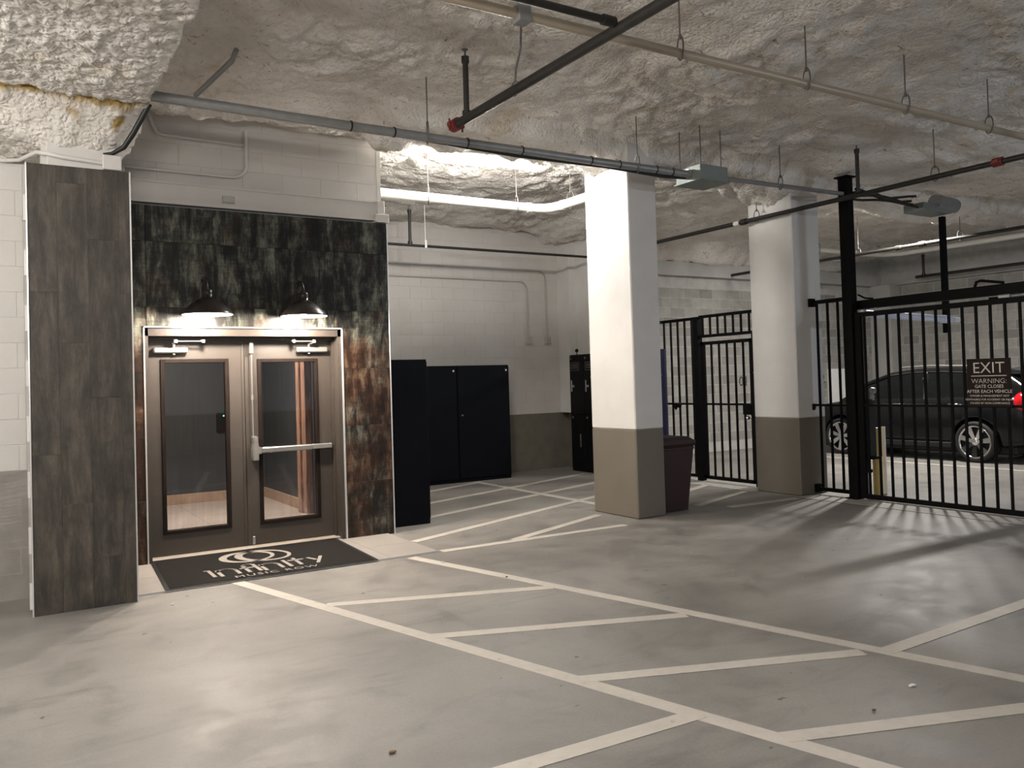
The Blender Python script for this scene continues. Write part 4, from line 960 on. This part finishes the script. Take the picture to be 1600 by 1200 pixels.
# ------------------------------------------------------------------ car
def car():
    X0, Y0 = 14.12, 9.28           # left flank, mid-wheelbase; nose towards +Y
    t = thing('car', 'dark grey crossover car parked behind the vehicle gate', 'car', (X0+.93, Y0, 0))
    half = .93
    def P(l, w, z): return (X0+half+w, Y0+l, z)     # l along the car, w across (-.93 .. .93)
    # lower body: stations l, halfwidth, belt z, bottom z
    st = [(-2.36, .62, .95, .50), (-2.30, .80, 1.06, .36), (-2.12, .88, 1.12, .28), (-1.8, .915, 1.13, .24), (-1.3, .93, 1.12, .22), (-.6, .93, 1.095, .22), (0, .93, 1.085, .22), (.6, .93, 1.08, .22),
          (1.0, .93, 1.075, .22), (1.35, .925, 1.03, .24), (1.8, .90, .97, .26), (2.1, .84, .90, .28), (2.26, .74, .80, .34), (2.32, .60, .70, .42)]
    def sec(hw, zb, z0):
        return [(0, z0), (hw*.86, z0), (hw*.965, z0+.06), (hw, z0+(zb-z0)*.42), (hw*.985, z0+(zb-z0)*.72), (hw*.955, z0+(zb-z0)*.90), (hw*.90, zb-.008), (hw*.80, zb+.012), (hw*.4, zb+.03), (0, zb+.035)]
    bm = bmesh.new(); R = []
    for l, hw, zb, z0 in st:
        s = sec(hw, zb, z0); loop = [(-a, z) for a, z in s[1:-1]]
        ring = [P(l, a, z) for a, z in s]+[P(l, a, z) for a, z in loop[::-1]]
        R.append([bm.verts.new(p) for p in ring])
    n = len(R[0])
    for a, b in zip(R[:-1], R[1:]):
        for k in range(n): bm.faces.new((a[k], a[(k+1) % n], b[(k+1) % n], b[k]))
    bm.faces.new(R[0]); bm.faces.new(R[-1][::-1])
    bmesh.ops.recalc_face_normals(bm, faces=bm.faces)
    me = bpy.data.meshes.new('body'); bm.to_mesh(me); bm.free()
    tmp = bpy.data.objects.new('tmp', me); COL.objects.link(tmp)
    sub = tmp.modifiers.new('s', 'SUBSURF'); sub.levels = 2; sub.subdivision_type = 'CATMULL_CLARK'
    cut = MB()
    for l in (-1.32, 1.32):
        for sx in (-1, 1):
            cut.cyl(P(l, sx*.62, .36), P(l, sx*1.2, .36), .415, 32)
    cme = tomesh('cut', cut); cob = bpy.data.objects.new('cut', cme); COL.objects.link(cob)
    bo = tmp.modifiers.new('b', 'BOOLEAN'); bo.operation = 'DIFFERENCE'; bo.object = cob; bo.solver = 'EXACT'
    dg = bpy.context.evaluated_depsgraph_get(); dg.update()
    bme = bpy.data.meshes.new_from_object(tmp.evaluated_get(dg)); bme.name = 'body'
    bpy.data.objects.remove(tmp); bpy.data.objects.remove(cob)
    bme.materials.clear(); bme.materials.append(M['car_paint']); bme.polygons.foreach_set('use_smooth', [True]*len(bme.polygons))
    body = obj('body', bme, None, t)
    # greenhouse: glass loft and roof shell
    gs = [(-2.22, 1.10, 1.16), (-2.02, 1.10, 1.36), (-1.75, 1.10, 1.535), (-1.3, 1.09, 1.60), (-.6, 1.08, 1.635), (0, 1.075, 1.63), (.45, 1.07, 1.58), (.85, 1.06, 1.44), (1.20, 1.05, 1.20), (1.36, 1.04, 1.07)]
    def gsec(zb, zr, k):
        h = zr-zb; wb = .80*k; wt = .80*k-.26*min(1, h/.55)
        return [(-wb, zb-.03), (-(wb*.45+wt*.55)-.012, zb+h*.55), (-wt-.02, zr-.07*min(1, h/.3)), (-wt+.08, zr-.015), (0, zr+.012), (wt-.08, zr-.015), (wt+.02, zr-.07*min(1, h/.3)), ((wb*.45+wt*.55)+.012, zb+h*.55), (wb, zb-.03)]
    def loft(i0, i1, mb, st=gs, off=0):
        V = []
        for l, zb, zr in st:
            s = gsec(zb, zr, 1.0 if abs(l) < 1.6 else .93)
            V.append([P(l, a*(1+off), z+off*.6) for a, z in s[i0:i1+1]])
        m = i1-i0+1; flat = [p for r in V for p in r]
        return mb.add(flat, [(i*m+k, i*m+k+1, (i+1)*m+k+1, (i+1)*m+k) for i in range(len(V)-1) for k in range(m-1)], True)
    obj('side_window', loft(0, 2, MB()), 'car_glass', body); obj('side_window', loft(6, 8, MB()), 'car_glass', body)
    rf = obj('roof', loft(2, 6, MB(), gs[1:8], .006), 'car_paint', t)
    obj('windscreen', loft(2, 6, MB(), gs[6:]), 'car_glass', t); obj('rear_window', loft(2, 6, MB(), gs[:3]), 'car_glass', t)
    # pillars, chrome window edge, handles (left flank)
    def side(l, f, out=.012):
        st_ = gs; 
        for (a, b) in zip(st_[:-1], st_[1:]):
            if a[0] <= l <= b[0]:
                u = (l-a[0])/(b[0]-a[0]); zb = a[1]+(b[1]-a[1])*u; zr = a[2]+(b[2]-a[2])*u; s = gsec(zb, zr, 1.0)
                p = s[0] if f <= 0 else s[2]; q = s[1]
                if f < .6: g = f/.6; w, z = s[0][0]+(q[0]-s[0][0])*g, s[0][1]+(q[1]-s[0][1])*g
                else: g = (f-.6)/.4; w, z = q[0]+(s[2][0]-q[0])*g, q[1]+(s[2][1]-q[1])*g
                return P(l, w-out, z)
    def strip(pts, r): return MB().tube(pts, r, 6)
    for l0, l1 in ((-.38, -.30), (-1.42, -1.25)):
        obj('pillar', strip([side(l0, .02), side((l0+l1)/2, .55), side(l1, 1.0)], .028), 'car_trim', t)
    obj('pillar', strip([side(1.22, .1), side(.85, .98), side(.45, 1.0)], .036), 'car_paint', t)
    obj('window_chrome', strip([side(l, 1.0, .018) for l in (.45, 0, -.6, -1.3, -1.7)], .008), 'chrome', t)
    obj('window_chrome', strip([side(-1.72, .95, .02), side(-1.62, .5, .02), side(-1.52, .25, .02)], .012), 'chrome', t)
    obj('window_chrome', strip([side(-.33, .98, .03), side(-.28, .7, .03)], .008), 'chrome', t)
    obj('roof_rail', strip([P(.2, -.60, 1.655), P(-.4, -.585, 1.675), P(-1.2, -.575, 1.645), P(-1.6, -.565, 1.61)], .016), 'aluminium', t)
    obj('spoiler', MB().box(P(-2.12, -.55, 1.47), P(-1.72, .55, 1.515), .02), 'car_paint', t)
    obj('antenna_fin', MB().add([P(-1.75, -.02, 1.55), P(-1.75, .02, 1.55), P(-1.5, .02, 1.58), P(-1.5, -.02, 1.58), P(-1.76, 0, 1.64)], [(0, 1, 2, 3), (0, 1, 4), (1, 2, 4), (2, 3, 4), (3, 0, 4)]), 'car_trim', t)
    for l in (-1.0, .05):
        obj('door_handle', MB().tube([P(l-.11, -.925, .985), P(l-.08, -.965, .99), P(l+.08, -.965, .993), P(l+.11, -.925, .99)], .014, 8), 'chrome', t)
    obj('sill_trim', MB().box(P(-.92, -.945, .24), P(.92, -.90, .33), .01), 'car_trim', t)
    obj('underbody', MB().box(P(-1.9, -.72, .14), P(1.9, .72, .30), .02), 'car_trim', t)
    for sx in (-1, 1):
        mb = MB().sphere(P(-2.08, sx*.80, 1.03), .15, 14, 10, (.75, 1.0, 1.1))
        obj('taillight', mb, 'taillight', t)
    m = obj('side_mirror', MB().sphere(P(.95, -1.02, 1.14), .10, 12, 8, (1.1, .7, .75)).box(P(.92, -1.0, 1.09), P(1.0, -.88, 1.12)), 'car_paint', t)
    # wheels
    def wheel(l, sx):
        c = P(l, sx*.93, .352); wx = -sx
        tyre = [(.265, .02), (.305, .0), (.34, .01), (.352, .04), (.352, .19), (.335, .225), (.265, .225)]
        w = obj('wheel', MB().lathe([(r, wx*-h*-1) for r, h in tyre], c, 36, 'x'), 'tyre', t)
        rim = MB().lathe([(.278, wx*.012), (.262, wx*.006), (.248, wx*.03), (.245, wx*.19)], c, 36, 'x')
        for k in range(7):
            a = 2*math.pi*k/7+.3; ca, sa = math.cos(a), math.sin(a)
            def q(r, wd, h): return [(c[0]+wx*h, c[1]+r*ca-wd*sa, c[2]+r*sa+wd*ca), (c[0]+wx*h, c[1]+r*ca+wd*sa, c[2]+r*sa-wd*ca)]
            V = q(.04, .026, .028)+q(.256, .046, .014)+q(.04, .026, .07)+q(.256, .046, .05)
            rim.add(V, [(0, 1, 3, 2), (0, 2, 6, 4), (1, 5, 7, 3), (2, 3, 7, 6), (4, 6, 7, 5)])
        rim.lathe([(.0, wx*.012), (.045, wx*.014), (.062, wx*.03), (.062, wx*.08)], c, 20, 'x')
        obj('rim', rim, 'chrome', w)
        obj('brake_disc', MB().cyl((c[0]+wx*.12, c[1], c[2]), (c[0]+wx*.14, c[1], c[2]), .24, 24), 'car_trim', w)
    for l in (-1.32, 1.32):
        for sx in (-1, 1): wheel(l, sx)
    return t
car()

# ------------------------------------------------------------------ litter on the floor
def px(x, y, label, cat, name, r, mat):
    mb = MB(); n = 7; P = []
    for i in range(n):
        a = 2*math.pi*i/n; q = r*random.uniform(.6, 1.1); P.append((x+q*math.cos(a), y+.6*q*math.sin(a), .004))
    mb.prism(P, (0, 0, .006)); tag(obj(name, mb, mat), label, cat)
px(3.93, 2.58, 'crumpled white paper scrap on floor at lower right', 'scrap', 'paper_scrap', .024, 'paper')
px(3.50, 2.50, 'brown dry leaf bit left of the white paper scrap', 'leaf', 'dry_leaf', .014, 'leaf')
px(1.45, 3.42, 'brown leaf crumb near the bottom edge of the floor', 'leaf', 'dry_leaf', .020, 'leaf')
px(3.55, 5.9, 'dark pebble on floor between the two long stall lines', 'pebble', 'pebble', .012, 'ink')
px(3.4, 6.75, 'tiny white scrap on floor just before the landing edge', 'scrap', 'paper_scrap', .016, 'paper')
px(1.12, 6.75, 'tiny white scrap on floor left of the door mat', 'scrap', 'paper_scrap', .016, 'paper')
